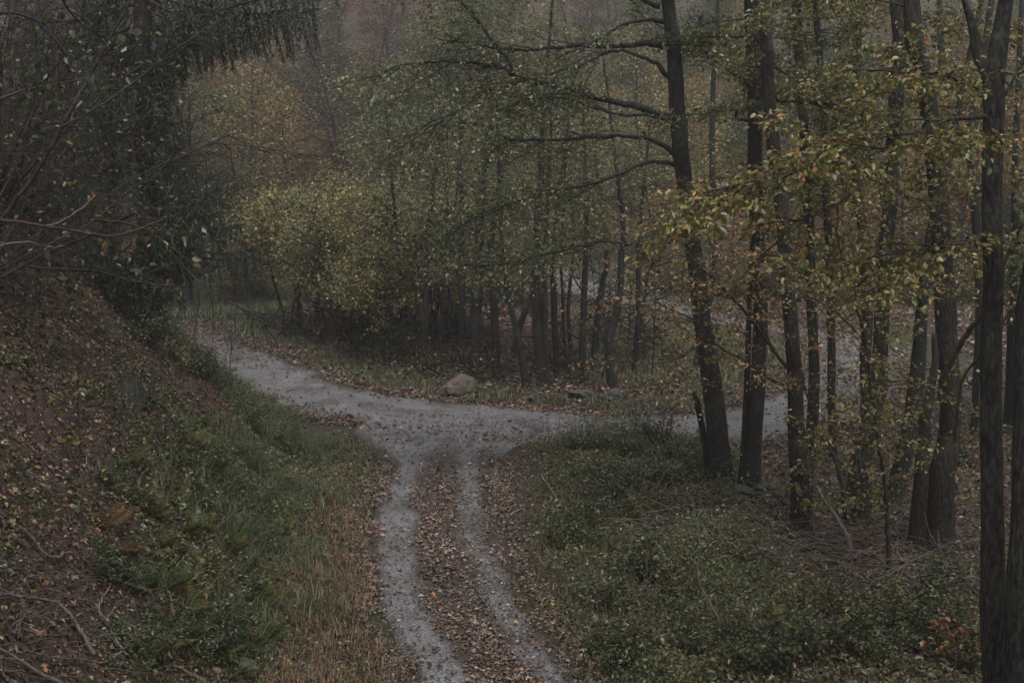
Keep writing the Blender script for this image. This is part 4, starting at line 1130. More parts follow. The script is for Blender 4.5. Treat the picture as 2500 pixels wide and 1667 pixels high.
# thicket of young trees behind the road bend
tk = [proto('young_tree', 5.6, .07, p_, 'x', crown_from=.5, nbr=24, blen=1.7, leaf=.115, cluster=4, spread=.22, mat=M_BARK, sp=.10, dens=.3, upw=.7) for p_ in (PAL_YG, [(3, G_YEL), (1, YEL), (1.5, OCH), (2, G_OLIVE)], [(3, (.17, .165, .08)), (1, YEL), (2, G_OLIVE)])]
tk_spots = []
cells = [(px, py) for py in (884, 864, 846, 828, 810, 794) for px in range(570, 1160, 40)]
for (px, py) in cells:
    px += random.uniform(-16, 16); py += random.uniform(-8, 8)
    if py > 775 + (px - 540) * .28 or (px > 1000 and py > 870): continue
    g = ground(px, py)
    if float(rd_road(g[0:1], g[1:2])[0]) < 3.4: continue
    tk_spots.append(g)
for i, g in enumerate(tk_spots):
    sc_ = random.uniform(.72, 1.16)
    copy_tree(tk[i % 3], (g[0], g[1], g[2]), random.uniform(0, 6.28), sc_, 'slim dark young tree crowded in the yellow-green thicket beyond the road bend', 'young trees of the thicket beyond the road bend',
              color=np.array([1.2, 1.18, 1.12]) * random.uniform(.85, 1.25))
# rusty thin shrub stems in the shade of the thicket
rb = proto('rust_leaved_shrub', 2.2, .03, [(3, RUST), (2, ORG), (1, BRN)], 'x', 'shrub', .25, 14, .8, 1, .11, 2, .1, mat=M_BARK, stems=2, sp=.09, dens=.25)
for i in range(9):
    g = ground(random.uniform(690, 990), random.uniform(800, 850))
    if float(rd_road(g[0:1], g[1:2])[0]) < 4: g[1] += 3; g[2] = float(Hfull(g[0:1], g[1:2])[0])
    copy_tree(rb, g, random.uniform(0, 6), random.uniform(.7, 1.1), 'low rust-leaved shrub in the shade under the yellow-green thicket', 'rust-leaved shrubs under the thicket')
g = ground(372, 752); copy_tree(rb, g, 1.0, 1.15, 'bright orange-brown bush on the clearing behind the hanging spruce boughs', color=(1.5, 1.3, 1.1))
g = ground(322, 728); copy_tree(rb, g, 2.3, .9, 'smaller orange-brown bush left of the bright one behind the spruce', color=(1.4, 1.2, 1.0))

# hillside
random.seed(77)
hp = {
 'olive': [proto('hillside_tree', 11, .16, PAL_OLIVE, 'x', crown_from=.22, nbr=26, blen=2.9, leaf=.17, cluster=5, spread=.35, sp=.16, dens=.45) for _ in range(2)],
 'yellow': [proto('hillside_tree', 9.5, .14, [(3, YEL), (3, OCH), (2, G_YEL), (1, G_OLIVE)], 'x', crown_from=.2, nbr=24, blen=2.6, leaf=.17, cluster=5, spread=.35, sp=.16, dens=.45)],
 'bare': [proto('hillside_tree', 12, .14, PAL_BROWN, 'x', crown_from=.25, nbr=30, blen=2.6, leaf=.14, cluster=2, spread=.25, thin=.3, sp=.2, dens=.3, upw=1.1, bare=True) for _ in range(2)],
 'rust': [proto('hillside_tree', 8, .12, [(3, RUST), (2, ORG), (2, BRN), (1, OCH)], 'x', crown_from=.2, nbr=22, blen=2.3, leaf=.16, cluster=4, spread=.3, thin=.8, sp=.16, dens=.4)],
}
hl = {'olive': 'olive green tree in the hazy wood on the hillside', 'yellow': 'yellow-leaved tree in the hazy wood on the hillside', 'bare': 'nearly bare grey-twigged tree on the hazy hillside', 'rust': 'rust-leaved tree in the hazy wood on the hillside'}
rows = [(58, 4.2), (63, 4.0), (69, 4.0), (76, 4.2), (84, 4.2), (92, 4.4), (101, 4.6), (111, 4.8), (122, 5.2), (134, 6), (148, 8)]
for (Yr, st) in rows:
    xr = np.arange(-.47 * Yr - 2, .47 * Yr + 2, st)
    for xx in xr:
        xx = xx + random.uniform(-.35, .35) * st; yy = Yr + random.uniform(-2.8, 2.8)
        if float(rd_road(np.array([xx]), np.array([yy]))[0]) < 3.0: continue
        px_ = CX + xx / yy * F
        if yy < 62 and px_ < 420: continue
        if yy < 60 and px_ > 1350 and px_ < 1900 and random.random() < .5: continue
        if px_ < 950: c = random.choices(['olive', 'yellow', 'bare', 'rust'], [1.3, 1.6, 3.8, 1.3])[0]
        elif px_ < 1650: c = random.choices(['olive', 'yellow', 'bare', 'rust'], [4, 1.6, 1.5, .8])[0]
        else: c = random.choices(['olive', 'yellow', 'bare', 'rust'], [2.4, 3.2, .5, 1.8])[0]
        zz = float(Hfull(np.array([xx]), np.array([yy]))[0])
        copy_tree(random.choice(hp[c]), (xx, yy, zz), random.uniform(0, 6.28), random.uniform(.75, 1.2), hl[c] + (', above the yellow-green thicket' if px_ < 1000 else ', behind the middle stand' if px_ < 1640 else ', behind the right-hand stand'), {'olive': 'olive trees on the hillside', 'yellow': 'yellow trees on the hillside', 'bare': 'bare trees on the hillside', 'rust': 'rust trees on the hillside'}[c],
                  color=np.array([1, 1, 1]) * random.uniform(.75, 1.2))
hs = [proto('hillside_shrub', 3.4, .04, p_, 'x', 'shrub', .12, 18, 1.5, 1, .13, 5, .22, mat=M_BARKG, stems=3, sp=.12, dens=.25) for p_ in ([(3, OCH), (2, YEL), (1, ORG), (1, BRN)], [(3, G_OLIVE), (2, G_YEL), (1, OCH)])]
for i in range(190):
    yy = random.uniform(57, 105); xx = random.uniform(-.46, .46) * yy
    if float(rd_road(np.array([xx]), np.array([yy]))[0]) < 3.0 or (yy < 66 and CX + xx / yy * F < 560): continue
    zz = float(Hfull(np.array([xx]), np.array([yy]))[0]); c = 0 if random.random() < (.65 if xx < -5 else .35 if xx < 8 else .6) else 1
    px_ = CX + xx / yy * F
    copy_tree(hs[c], (xx, yy, zz), random.uniform(0, 6.28), random.uniform(.7, 1.3), ('ochre', 'olive')[c] + '-leaved shrub on the hillside' + (', above the yellow-green thicket' if px_ < 1000 else ', behind the middle stand' if px_ < 1640 else ', behind the right-hand stand'), ('ochre', 'olive')[c] + ' shrubs on the hillside', color=np.array([1, 1, 1]) * random.uniform(.75, 1.2))
for (px_, yy, sc_, lab_) in ((2330, 62, 1.0, 'bright orange tree behind the fork of the nearest right-hand tree'), (2395, 70, 1.2, 'orange tree a little higher up the hill behind the forked tree'), (2480, 64, .95, 'orange tree at the right edge behind the forked tree'), (650, 70, .8, 'orange-brown tree on the slope above the spruce boughs')):
    xx = (px_ - CX) / F * yy
    copy_tree(hp['rust'][0], (xx, float(yy), float(Hfull(np.array([xx]), np.array([float(yy)]))[0])), px_ * .1, sc_, lab_, color=(1.5, 1.25, 1.0) if px_ > 1000 else (1.0, .95, .9))
ts = [proto('bare_sapling', 4.2, .028, [(2, G_OLIVE), (2, BRN), (1, OCH)], 'x', 'sapling', .25, 14, .9, 1, .09, 1, .08, thin=.35, mat=M_BARK, sp=.12, dens=.22, upw=1.2) for _ in range(2)]
for i in range(46):
    px_, py_ = random.uniform(620, 1620), random.uniform(825, 925)
    g = ground(px_, py_)
    if float(rd_road(g[0:1], g[1:2])[0]) < 3.4: continue
    copy_tree(ts[i % 2], g, random.uniform(0, 6), random.uniform(.6, 1.15), 'thin half-bare sapling among the trunks across the road, ' + ('thicket side' if px_ < 1000 else 'near the boulder' if px_ < 1250 else 'above the flat stones'), 'thin saplings among the trunks across the road')
# brushwood under the middle stand and hillside
bs = proto('understorey_shrub', 2.0, .025, [(3, G_OLIVE), (3, BRN), (1, RUST), (1, G_YEL)], 'x', 'shrub', .15, 14, .85, 1, .11, 1, .1, mat=M_BARK, stems=3, sp=.1, dens=.22)
for i in range(70):
    px_, py_ = random.uniform(620, 1640), random.uniform(815, 935)
    g = ground(px_, py_)
    if float(rd_road(g[0:1], g[1:2])[0]) < 3.2: continue
    copy_tree(bs, g, random.uniform(0, 6), random.uniform(.45, .95), 'thin dark shrub between the trunks across the road', 'thin shrubs between the trunks across the road')
for (xx, yy, w_) in ((-13.5, 9, 'on the bank top left of the viewpoint'), (-9, 1, 'on the bank beside the viewpoint'), (-5, -5, 'behind the viewpoint, bank side'), (5, -6, 'behind the viewpoint, wood side'), (10, 3, 'in the wood beside the viewpoint'), (12.5, 11, 'in the wood beyond the right edge'), (14, 17, 'in the wood beyond the right edge, farther along'), (15.5, 25, 'in the wood beyond the right edge by the hairpin')):  # unseen trees added out of view to shade the bank and right foreground
    zz = float(Hfull(np.array([xx]), np.array([yy]))[0])
    copy_tree(hp['olive'][0 if xx > 0 else 1], (xx, float(yy), zz), xx, 1.2, 'unseen leafy tree, added for shade, ' + w_)
for p_ in tk + hs + ts + [rb, bs] + sum(hp.values(), []): remove_tree(p_)

# ------------------------------------------------------------------ big spruce on the left
def spruce(base_px, Yb, h, label):
    o = at(base_px[0], base_px[1], Yb); o[2] = float(Hfull(o[0:1], o[1:2])[0])
    root = thing('spruce_tree', o, label, 'spruce')
    P = np.array([o + np.array([.0 + .02 * i, 0, -.3 + (h + .3) * i / 10]) for i in range(11)])
    link('trunk', trunk_mesh(P, .24, .05, M_BARK, o, 14, .08, .3, .15, 9), root)
    pos, ax, nn, LL = [], [], [], []
    def needles(P, sp, ln, droop=.5):
        """needle covered twig: slim blades set along the path"""
        L = np.linalg.norm(np.diff(P, axis=0), axis=1).sum(); k = max(3, int(L / sp))
        t = np.linspace(0, 1, k) * (len(P) - 1); i = np.minimum(t.astype(int), len(P) - 2); f = (t - i)[:, None]
        q = P[i] * (1 - f) + P[i + 1] * f
        d = norm(P[i + 1] - P[i])
        q = np.repeat(q, 3, 0); d = np.repeat(d, 3, 0)
        pos.append(q); ax.append(norm(d * .9 + .55 * rng.standard_normal(q.shape) - np.array([0, 0, .2]))); nn.append(rnd_unit(len(q))); LL.append(ln * rng.uniform(.6, 1.3, len(q)))
    def bough(zr, azi, length, hang, sag=.28):
        q = o + np.array([0, 0, zr]) + np.array([.02 * zr / h * 10, 0, 0])
        d = np.array([math.cos(azi), math.sin(azi), 0])
        n = 12
        s = np.linspace(0, 1, n)
        side = np.array([-d[1], d[0], 0])
        c = random.uniform(-.25, .25)
        B = q[None] + d[None] * (length * s)[:, None] + side[None] * (c * length * s ** 2)[:, None] + UP[None] * (length * (-sag * 1.6 * s + sag * 1.15 * s ** 2.4))[:, None]
        T = Tubes(); T.add(B + .01 * rng.standard_normal(B.shape), np.linspace(.035, .006, n), 6, True)
        tw = T
        needles(B[3:], .05, .13)
        k = int(length / .07)
        for i in range(k):
            f = .18 + .82 * (i + random.random()) / k
            t = f * (n - 1); j = min(int(t), n - 2)
            p = B[j] + (B[j + 1] - B[j]) * (t - j)
            sgn = 1 if i % 2 else -1
            ln = hang * random.uniform(.45, 1.25) * (1 - .35 * f)
            nd = norm(d * random.uniform(.1, .5) + side * sgn * random.uniform(.15, .7) + np.array([0, 0, -random.uniform(.5, 1.0)]))
            H_ = wander(p, nd, ln, 5, .05, .28)
            tw.add(H_, np.linspace(.006, .002, 5), 3, cap=False)
            needles(H_, .05, .095)
            if random.random() < .5:
                H2 = wander(H_[2], norm(nd + side * random.uniform(-.6, .6)), ln * .5, 4, .05, .3)
                needles(H2, .045, .075)
        link('bough', tw.mesh('bough', M_TWIG, o), root)
    # boughs seen against the gap: (photo height, azimuth, reach, hanging length)
    def zpx(py): return at(base_px[0], py, Yb)[2] - o[2]
    seen = [(-120, -.15, 3.1, 1.15), (-60, .25, 2.9, 1.0), (-30, -.35, 2.6, .95), (-170, .05, 3.3, 1.0), (20, .1, 2.0, .7), (-10, -.7, 2.3, .8), (60, .5, 1.5, .7),
            (400, -.1, 1.35, .85), (440, .35, 1.2, .9), (470, -.45, 1.3, .9), (380, .7, 1.0, .8), (520, .0, 1.5, .7), (560, -.25, 2.0, .6), (590, .2, 1.8, .55), (500, .3, 1.1, .8),
            (690, -1.5, .8, .8), (745, -1.3, .6, .6), (640, -2.2, .9, .7), (655, -1.2, .8, .75), (670, -.9, .9, .6), (630, -1.7, .8, .8)]
    for (py, azi, ln, hg) in seen: bough(zpx(py), azi, ln * 1.25, hg * 1.15, .30)
    zz = 1.6
    while zz < h - .5:
        for _ in range(1 if zz < 4.0 else 2):
            a = random.uniform(1.5, 4.75)
            rch = np.interp(zz, [0, 3, h], [1.6, 3.4, .5]) * random.uniform(.7, 1.1)
            bough(zz, a, rch, .9, .28)
        zz += .42
    zz = zpx(120)
    # short dense boughs hugging the trunk
    for zz in np.arange(zpx(640), zpx(100), .19):
        bough(zz, random.uniform(-2.2, .9), random.uniform(.45, .9), .8, .5)
    p = np.vstack(pos); a_ = np.vstack(ax); n_ = np.vstack(nn); L_ = np.concatenate(LL)
    me = leaf_mesh('needles', p, a_, n_, L_, L_ * .26, pick([(3, (.018, .030, .016)), (2, (.030, .042, .022)), (1, (.042, .05, .028))], len(p), .2), M_NEEDLE, 'strip', o)
    link('needles', me, root, kind='stuff')
spruce((372, 800), 25.5, 17.0, 'tall dark spruce with drooping boughs standing on the left bank')

# ------------------------------------------------------------------ tangled shrubs on top of the left bank
def tangle(bx, by, label, nst, h, seed, leaf_thin=.10, lean=(.5, .2), name='hazel_shrub', pal=None, tw_n=27):
    random.seed(seed)
    z = float(Hfull(np.array([bx]), np.array([by]))[0])
    o = np.array([bx, by, z])
    root = thing(name, o, label, 'shrub', 'tangled shrubs on the left bank')
    tw, an = Tubes(), Anchors()
    for s in range(nst):
        a = random.uniform(0, 2 * math.pi)
        d = norm(np.array([lean[0] + .7 * math.cos(a), lean[1] + .7 * math.sin(a), 1.0]))
        P = wander(o + np.array([random.gauss(0, .25), random.gauss(0, .25), -.15]), d, h * random.uniform(.6, 1.1), 12, .09, .035)
        T = Tubes(); T.add(P, np.linspace(random.uniform(.018, .038), .005, 12), 6, True, .1, .1, s)
        link('stem', T.mesh('stem', M_TWIG, o), root)
        for i in range(tw_n):
            j = random.randint(1, 10)
            a2 = random.uniform(0, 2 * math.pi)
            nd = norm(norm(P[j + 1] - P[j]) * .6 + np.array([math.cos(a2), math.sin(a2), random.uniform(-.7, .6)]))
            spray(tw, an, P[j], nd, random.uniform(.6, 1.7), .009, 1, .12, .22, .01, .1, 3, .13)
    link('twigs', tw.mesh('twigs', M_TWIG, o), root, kind='stuff')
    me = leaves_from(an, 1, .05, .085, pal or [(3, G_OLIVE), (2, G_YEL), (2, G_MID), (.6, OCH), (.3, ORG)], 'foliage', o, 'oval', thin=leaf_thin, hang=.5)
    link('foliage', me, root, kind='stuff')
    return root, o, an

tangle(-8.6, 18.6, 'bare-twigged bush leaning in at the left edge, nearest of the bushes', 8, 5.5, 107, lean=(.7, .1))
tangle(-9.2, 20.8, 'dense bare-twigged bush at the left edge above the bank', 9, 5.5, 101)
tangle(-10.0, 23.5, 'bare-twigged bush between the left edge and the spruce', 10, 6.5, 102)
tangle(-12.6, 26.5, 'bare-twigged bush farther back left of the spruce', 10, 7.5, 103)
tangle(-14.5, 31.0, 'dark bush at the back of the left bank behind the others', 10, 8.0, 105)
tangle(-12.4, 33.0, 'thin dark bush on the far end of the bank behind the spruce', 9, 7.0, 106)
random.seed(33)

# long near branches of a hazel whose foot is outside the picture
o = np.array([-5.4, 8.6, 0.0]); o[2] = float(Hfull(o[0:1], o[1:2])[0])
root = thing('hazel_tree', o, 'hazel with long dark crossing branches leaning in from the left edge', 'tree')
tw, an = Tubes(), Anchors()
HB = [([(-60, 620), (0, 540), (90, 420), (150, 310), (200, 220), (260, 110), (315, 10), (345, -60)], 11, 9.5, 9, .35, M_TWIG),
      ([(150, 310), (260, 250), (340, 190), (430, 120), (500, 70), (560, 40)], 5, 9.5, 9, .3, M_TWIG),
      ([(-60, 532), (0, 538), (90, 550), (190, 565), (270, 578), (330, 562), (400, 535)], 8, 8.6, 3, .5, M_RED),
      ([(110, 552), (150, 540), (190, 515), (235, 478)], 4, 8.6, 2, .5, M_DEAD),
      ([(60, 625), (130, 590), (220, 545), (300, 480), (380, 420), (470, 370), (520, 352), (640, 360), (760, 382)], 4, 10.5, 8, .3, M_TWIG),
      ([(230, 535), (330, 550), (400, 590), (440, 640), (500, 700), (580, 750), (660, 800)], 4, 10.0, 14, .3, M_TWIG),
      ([(60, 648), (110, 655), (240, 662), (300, 680), (370, 692), (440, 700)], 4, 9.2, 5, .3, M_TWIG),
      ([(0, 600), (60, 590), (120, 605), (160, 600)], 4, 8.8, 2, .3, M_DEAD),
      ([(-40, 30), (60, 40), (120, 80), (160, 140), (170, 180)], 5, 9.0, 8, .3, M_TWIG),
      ([(140, -20), (180, 40), (230, 80), (290, 110)], 4, 10.0, 5, .3, M_TWIG),
      ([(-20, 250), (60, 220), (140, 205), (240, 190)], 4, 9.6, 8, .2, M_TWIG),
      ([(700, -20), (600, 8), (510, 25), (430, -10)], 3, 9.8, 4, .2, M_TWIG)]
for (px, w, Yb, n_, f0, mt) in HB:
    P = traced(px, Yb, Yb + .6)
    Q, f = resamp(P, .06)
    T = Tubes(); T.add(Q + .004 * rng.standard_normal(Q.shape), px2m(w, Yb) / 2 * (1 - .65 * f) + .002, 8, True, .12, 0, 3)
    link('branch', T.mesh('branch', mt, o), root)
    for i in range(n_):
        fr = f0 + (1 - f0) * (i + random.random()) / n_
        j = min(int(fr * (len(Q) - 1)), len(Q) - 2)
        dd = norm(Q[j + 1] - Q[j]); a = random.uniform(0, 6.28)
        nd = norm(dd * .7 + np.array([.5 * math.cos(a), .8 * math.sin(a), random.uniform(-.6, .4)]))
        spray(tw, an, Q[j], nd, random.uniform(.3, .7), .005, 1, .09, .15, .03, .5, 3, .16)
link('twigs', tw.mesh('twigs', M_TWIG, o), root, kind='stuff')
leaf_parts(root, o, an, [(2.5, (.07, .082, .032)), (.5, G_OLIVE), (3, (.05, .066, .028)), (.25, (.2, .12, .045)), (.08, ORG)], .08, 190)

# leafy shoots and seedlings on the bank
sapling('hazel_shoot', [dict(px=[(205, 1150), (195, 1080), (190, 1000), (185, 930), (170, 890)], w=4, n=12, f0=.3)], None, 'upright shoot with large yellow-green leaves on the left bank', [(4, (.12, .13, .035)), (2, G_YEL), (1, YEL), (.4, OCH)], .125, 0, 10, .35, 46, cat='shoot')
sapling('hazel_shoot', [dict(px=[(60, 930), (70, 890), (50, 860)], w=3, n=6, f0=.3)], None, 'small dark-leaved shoot at the left edge of the bank', [(2, G_MID), (1, OCH)], .11, 0, 6, .3, 14, cat='shoot')
sapling('hazel_shoot', [dict(px=[(330, 960), (345, 920), (340, 890)], w=3, n=8, f0=.3)], None, 'yellow-green shoot growing beside the dark hollow on the bank', PAL_YG, .09, 0, 6, .3, 40, cat='shoot')
sapling('hazel_shoot', [dict(px=[(360, 1240), (350, 1190), (345, 1170)], w=3, n=6, f0=.3)], None, 'short yellowing shoot among the ferns on the bank', PAL_YG, .09, 0, 6, .25, 24, cat='shoot')
sapling('hazel_shoot', [dict(px=[(30, 1180), (25, 1150), (35, 1130)], w=3, n=6, f0=.3)], None, 'grey-green shoot low at the left edge', PAL_HERB, .11, 0, 5, .3, 16, cat='shoot')
sapling('bare_sapling', [dict(px=[(563, 925), (562, 880), (566, 850), (560, 810), (572, 790)], w=3, n=5, f0=.3)], None, 'thin leafless sapling on the bank edge in front of the road', [(1, BRN)], .03, 0, 5, .4, 6)

# ------------------------------------------------------------------ ferns
def frond_mesh(col):
    k = 24
    s = np.linspace(.08, 1, k)
    X_ = s; Z_ = .62 * np.sin(s * 1.9) * .55
    pos, ax, nn, L = [], [], [], []
    for i in range(k):
        for sg in (-1, 1):
            pos.append((X_[i], 0, Z_[i])); ax.append((.45, sg, -.12)); nn.append((-.2, 0, 1))
            L.append(.30 * math.sin(min(1, s[i] * 1.15 + .18) * math.pi) ** .8 + .02)
    for i in range(k - 1):
        pos.append((X_[i], 0, Z_[i])); ax.append((X_[i + 1] - X_[i], 0, Z_[i + 1] - Z_[i])); nn.append((0, 0.1, 1)); L.append(.075)
    L = np.array(L); W = np.where(np.arange(len(L)) < 2 * k, L * .13 + .010, .012)
    return leaf_mesh('frond', np.array(pos), np.array(ax, float), np.array(nn, float), L, W, np.repeat(np.array([col]), len(L), 0), M_LEAF, 'strip')
FR = [frond_mesh(c) for c in ((.055, .075, .024), (.075, .088, .028), (.13, .115, .03), (.12, .065, .025))]
fern_px = [((265, 1215), 0), ((330, 1235), 0), ((370, 1260), 1), ((430, 1225), 1), ((478, 1240), 2), ((500, 1275), 2), ((460, 1310), 1), ((380, 1330), 1), ((350, 1440), 0), ((400, 1450), 0), ((450, 1480), 1),
           ((520, 1490), 0), ((480, 1530), 0), ((560, 1520), 0), ((530, 1590), 1), ((600, 1590), 0), ((640, 1560), 1), ((570, 1640), 1), ((500, 1400), 1), ((440, 1380), 1), ((300, 1370), 3), ((560, 1345), 2), ((420, 1180), 3),
           ((470, 1110), 2), ((250, 1290), 3), ((660, 1480), 2), ((430, 1560), 0), ((350, 1600), 1), ((520, 1160), 1), ((610, 1140), 0), ((560, 1090), 1), ((640, 1210), 0), ((700, 1180), 1), ((600, 1400), 1), ((690, 1300), 2), ((480, 1040), 0), ((400, 1090), 1), ((620, 1460), 0), ((300, 1120), 1)]
def fern_label(i, px, c):
    tone = ['dark green', 'mid green', 'yellowing', 'browning'][c]
    v = 'top' if px[1] < 1250 else 'upper' if px[1] < 1350 else 'middle' if px[1] < 1480 else 'lower' if px[1] < 1570 else 'lowest'
    h = 'far left' if px[0] < 330 else 'left' if px[0] < 430 else 'middle' if px[0] < 520 else 'track-side'
    return f'{tone} fern, {v} part of the bank fern patch, {h} end'
for i, (px, c) in enumerate(fern_px):
    g = ground(*px)
    root = thing('fern', g, fern_label(i, px, c), 'fern', 'ferns on the left bank')
    nf = random.randint(6, 9)
    for j in range(nf):
        ob = bpy.data.objects.new('frond', FR[c if random.random() < .85 else 2]); COL.objects.link(ob); ob.parent = root
        ob.rotation_euler = (random.gauss(0, .15), random.uniform(-.35, .35), 6.283 * j / nf + random.uniform(-.4, .4))
        k = random.uniform(.36, .66)
        ob.scale = (k, k, k)

# ------------------------------------------------------------------ stones
import bmesh
def rock_mesh(name, sx, sy, sz, seed, mat, cut=.66, flat_top=None):
    bm = bmesh.new()
    bmesh.ops.create_icosphere(bm, subdivisions=4, radius=1)
    off = Vector((seed * 3.1, seed * 1.7, seed * .9))
    rs = random.Random(seed)
    planes = [(Vector((rs.gauss(0, 1), rs.gauss(0, 1), rs.gauss(0, .8))).normalized(), rs.uniform(cut - .12, cut + .12)) for _ in range(9)]
    for v in bm.verts:
        p = v.co.copy()
        for n, d in planes:
            k = p.dot(n) - d
            if k > 0: p -= n * k * .9
        p *= 1 + .16 * mnoise.noise(p * 2.2 + off) + .09 * mnoise.noise(p * 5 + off) + .04 * mnoise.noise(p * 12 + off)
        if flat_top is not None and p.z > flat_top: p.z = flat_top + (p.z - flat_top) * .15
        v.co = Vector((p.x * sx, p.y * sy, p.z * sz))
    me = bpy.data.meshes.new(name); bm.to_mesh(me); bm.free()
    me.materials.append(mat)
    return me
def stone(px, py, sx, sy, sz, seed, mat, label, rz=0.0, sink=.25, flat_top=None, rx=0, name='stone'):
    g = ground(px, py)
    o = link(name, rock_mesh(name, sx, sy, sz, seed, mat, flat_top=flat_top), label=label, cat='stone' if name == 'stone' else name, loc=(g[0], g[1], g[2] + sz * (1 - sink) - sz * .45))
    o.rotation_euler = (rx, 0, rz)
    return o
stone(1118, 964, .66, .48, .50, 4, M_ROCK, 'large tan boulder on the verge across the road', .2, name='boulder')
stone(1297, 975, .16, .14, .13, 6, M_ROCK, 'small tan stone in the grass right of the boulder')
stone(1417, 975, .38, .30, .27, 8, M_ROCKG, 'flat-topped grey stone on the far verge', 0, .1, .35)
stone(1490, 977, .44, .3, .26, 9, M_ROCKG, 'low rounded grey stone right of the flat-topped one', 0, .3)
stone(1516, 1232, .19, .16, .15, 12, M_MOSS, 'mossy green stone in the undergrowth right of the track')
stone(1548, 1240, .15, .13, .11, 13, M_MOSS, 'smaller mossy stone touching the mossy green one')
stone(600, 1632, .14, .12, .16, 14, M_MOSS, 'mossy stone standing by the lowest ferns')
stone(590, 1275, .22, .18, .20, 15, M_ROCKG, 'dark stone half buried among the bank plants')
# tumbled dry stone heap behind the thick-footed trunk
g0 = ground(1900, 1245)
hw_ = thing('stone_heap', g0, 'heap of dark flat stones between the twin trunk and the thick-footed trunk', 'stone heap')
rs = random.Random(5)
for lay in range(4):
    for j in range(5):
        me = rock_mesh('stone', rs.uniform(.13, .24), rs.uniform(.14, .2), rs.uniform(.05, .08), 30 + lay * 7 + j, M_MOSSD, .7)
        ob = link('stone', me, hw_)
        ob.location = (-.6 + j * .3 + rs.uniform(-.1, .1), .25 + rs.uniform(-.12, .12) + lay * .03, .03 + lay * .11 + rs.uniform(-.02, .02))
        ob.rotation_euler = (rs.gauss(0, .1), rs.gauss(0, .12), rs.uniform(0, 6))
# old rotten stump on the bank
g = ground(310, 955)
st = thing('tree_stump', g, 'dark rotten stump half sunk in the left bank below the spruce', 'stump')
th = np.arange(18) * 2 * np.pi / 18
rs = random.Random(9)
prof = [(-.25, .34), (.0, .29), (.12, .24), (.24, .21)]
V_ = []
for zz, rr_ in prof: V_ += [(rr_ * (1 + .16 * math.sin(4 * t + 1) + .08 * math.sin(7 * t)) * math.cos(t), rr_ * (1 + .16 * math.sin(4 * t + 1)) * math.sin(t), zz) for t in th]
for ring, (rr_, zz) in enumerate(((.17, .24), (.10, .13), (.02, .10))):
    V_ += [(rr_ * math.cos(t), rr_ * math.sin(t), zz + (rs.uniform(-.03, .16) if ring == 0 else rs.uniform(-.03, .03))) for t in th]
nr = len(prof) + 3
Fq_ = [(a * 18 + b, a * 18 + (b + 1) % 18, (a + 1) * 18 + (b + 1) % 18, (a + 1) * 18 + b) for a in range(nr - 1) for b in range(18)]
link('bole', mk_mesh('bole', V_, Fq_, smooth=True, mat=M_BARKM), st)
for j in range(5):
    a = j * 1.25 + .4
    T = Tubes(); P = wander(np.array([.2 * math.cos(a), .2 * math.sin(a), .04]), norm(np.array([math.cos(a), math.sin(a), -.6])), .6, 6, .12, .1)
    T.add(P, np.linspace(.07, .02, 6), 7); link('root', T.mesh('root', M_BARKM, (0, 0, 0)), st)

# ------------------------------------------------------------------ fallen branches and twigs
def lying(px, w, mat, label, lift=.05, name='fallen_branch', forks=0, cat='branch'):
    G = [ground(*p) for p in px]
    P = [q + np.array([0, 0, lift + random.uniform(-.02, .04)]) for q in G]
    Q, f = resamp(P, .07)
    Q = Q + .006 * rng.standard_normal(Q.shape)
    o = P[0]
    r0 = px2m(w, P[0][1]) / 2
    if forks:
        root = thing(name, o, label, cat)
        T = Tubes(); T.add(Q, r0 * (1 - .6 * f), 8, True, .15, 0, 2); link('limb', T.mesh('limb', mat, o), root)
        for k in range(forks):
            j = random.randint(len(Q) // 4, len(Q) - 2); dd = norm(Q[j + 1] - Q[j])
            nd = norm(dd + .9 * np.array([random.gauss(0, 1), random.gauss(0, 1), abs(random.gauss(0, .4))]))
            S_ = wander(Q[j], nd, random.uniform(.25, .6), 5, .12)
            T = Tubes(); T.add(S_, np.linspace(r0 * .45, r0 * .15, 5), 5); link('side_twig', T.mesh('side_twig', mat, o), root)
    else:
        T = Tubes(); T.add(Q, r0 * (1 - .6 * f), 8, True, .15, 0, 2)
        link(name, T.mesh(name, mat, o), label=label, cat=cat, loc=o)
lying([(303, 1602), (284, 1572), (260, 1532), (244, 1499), (247, 1466), (280, 1420)], 7, M_PALE, 'pale grey crooked branch lying on the lower left bank', .10, forks=3)
lying([(231, 1630), (198, 1569), (165, 1529), (132, 1504), (59, 1486), (0, 1490)], 11, M_DEAD, 'dark arched branch left of the pale crooked one', .16, forks=3)
lying([(500, 1672), (445, 1645), (396, 1621)], 12, M_DEAD, 'stout grey-brown branch end at the bottom edge below the ferns', .06)
lying([(297, 1610), (250, 1642), (214, 1641), (129, 1625), (60, 1600)], 8, M_DEAD, 'bent brown branch near the bottom left corner', .12, forks=2)
lying([(150, 1667), (90, 1640), (40, 1610), (0, 1590)], 13, M_DEAD, 'thick dark branch in the bottom left corner', .10, forks=2)
lying([(350, 1590), (335, 1500), (310, 1450), (260, 1420), (220, 1400)], 5, M_TWIG, 'thin dark twiggy branch right of the pale crooked one', .14, forks=4)
lying([(0, 730), (80, 755), (130, 780), (205, 786)], 6, M_DEAD, 'slender brown branch lying across the top of the bank at the left edge', .25)
lying([(170, 1375), (120, 1385), (60, 1330)], 7, M_DEAD, 'short grey branch on the bank at far left', .1, forks=2)
lying([(640, 1350), (600, 1340), (560, 1320)], 5, M_TWIG, 'short dark stick beside the track-side ferns', .04)
stem_thing('dead_branch', [(2080, 1345), (2068, 1310), (2061, 1293), (2034, 1251), (2004, 1209), (1998, 1190)], 15, M_PALE, 'pale grey dead branch propped up at the foot of the thin sapling', 'branch')
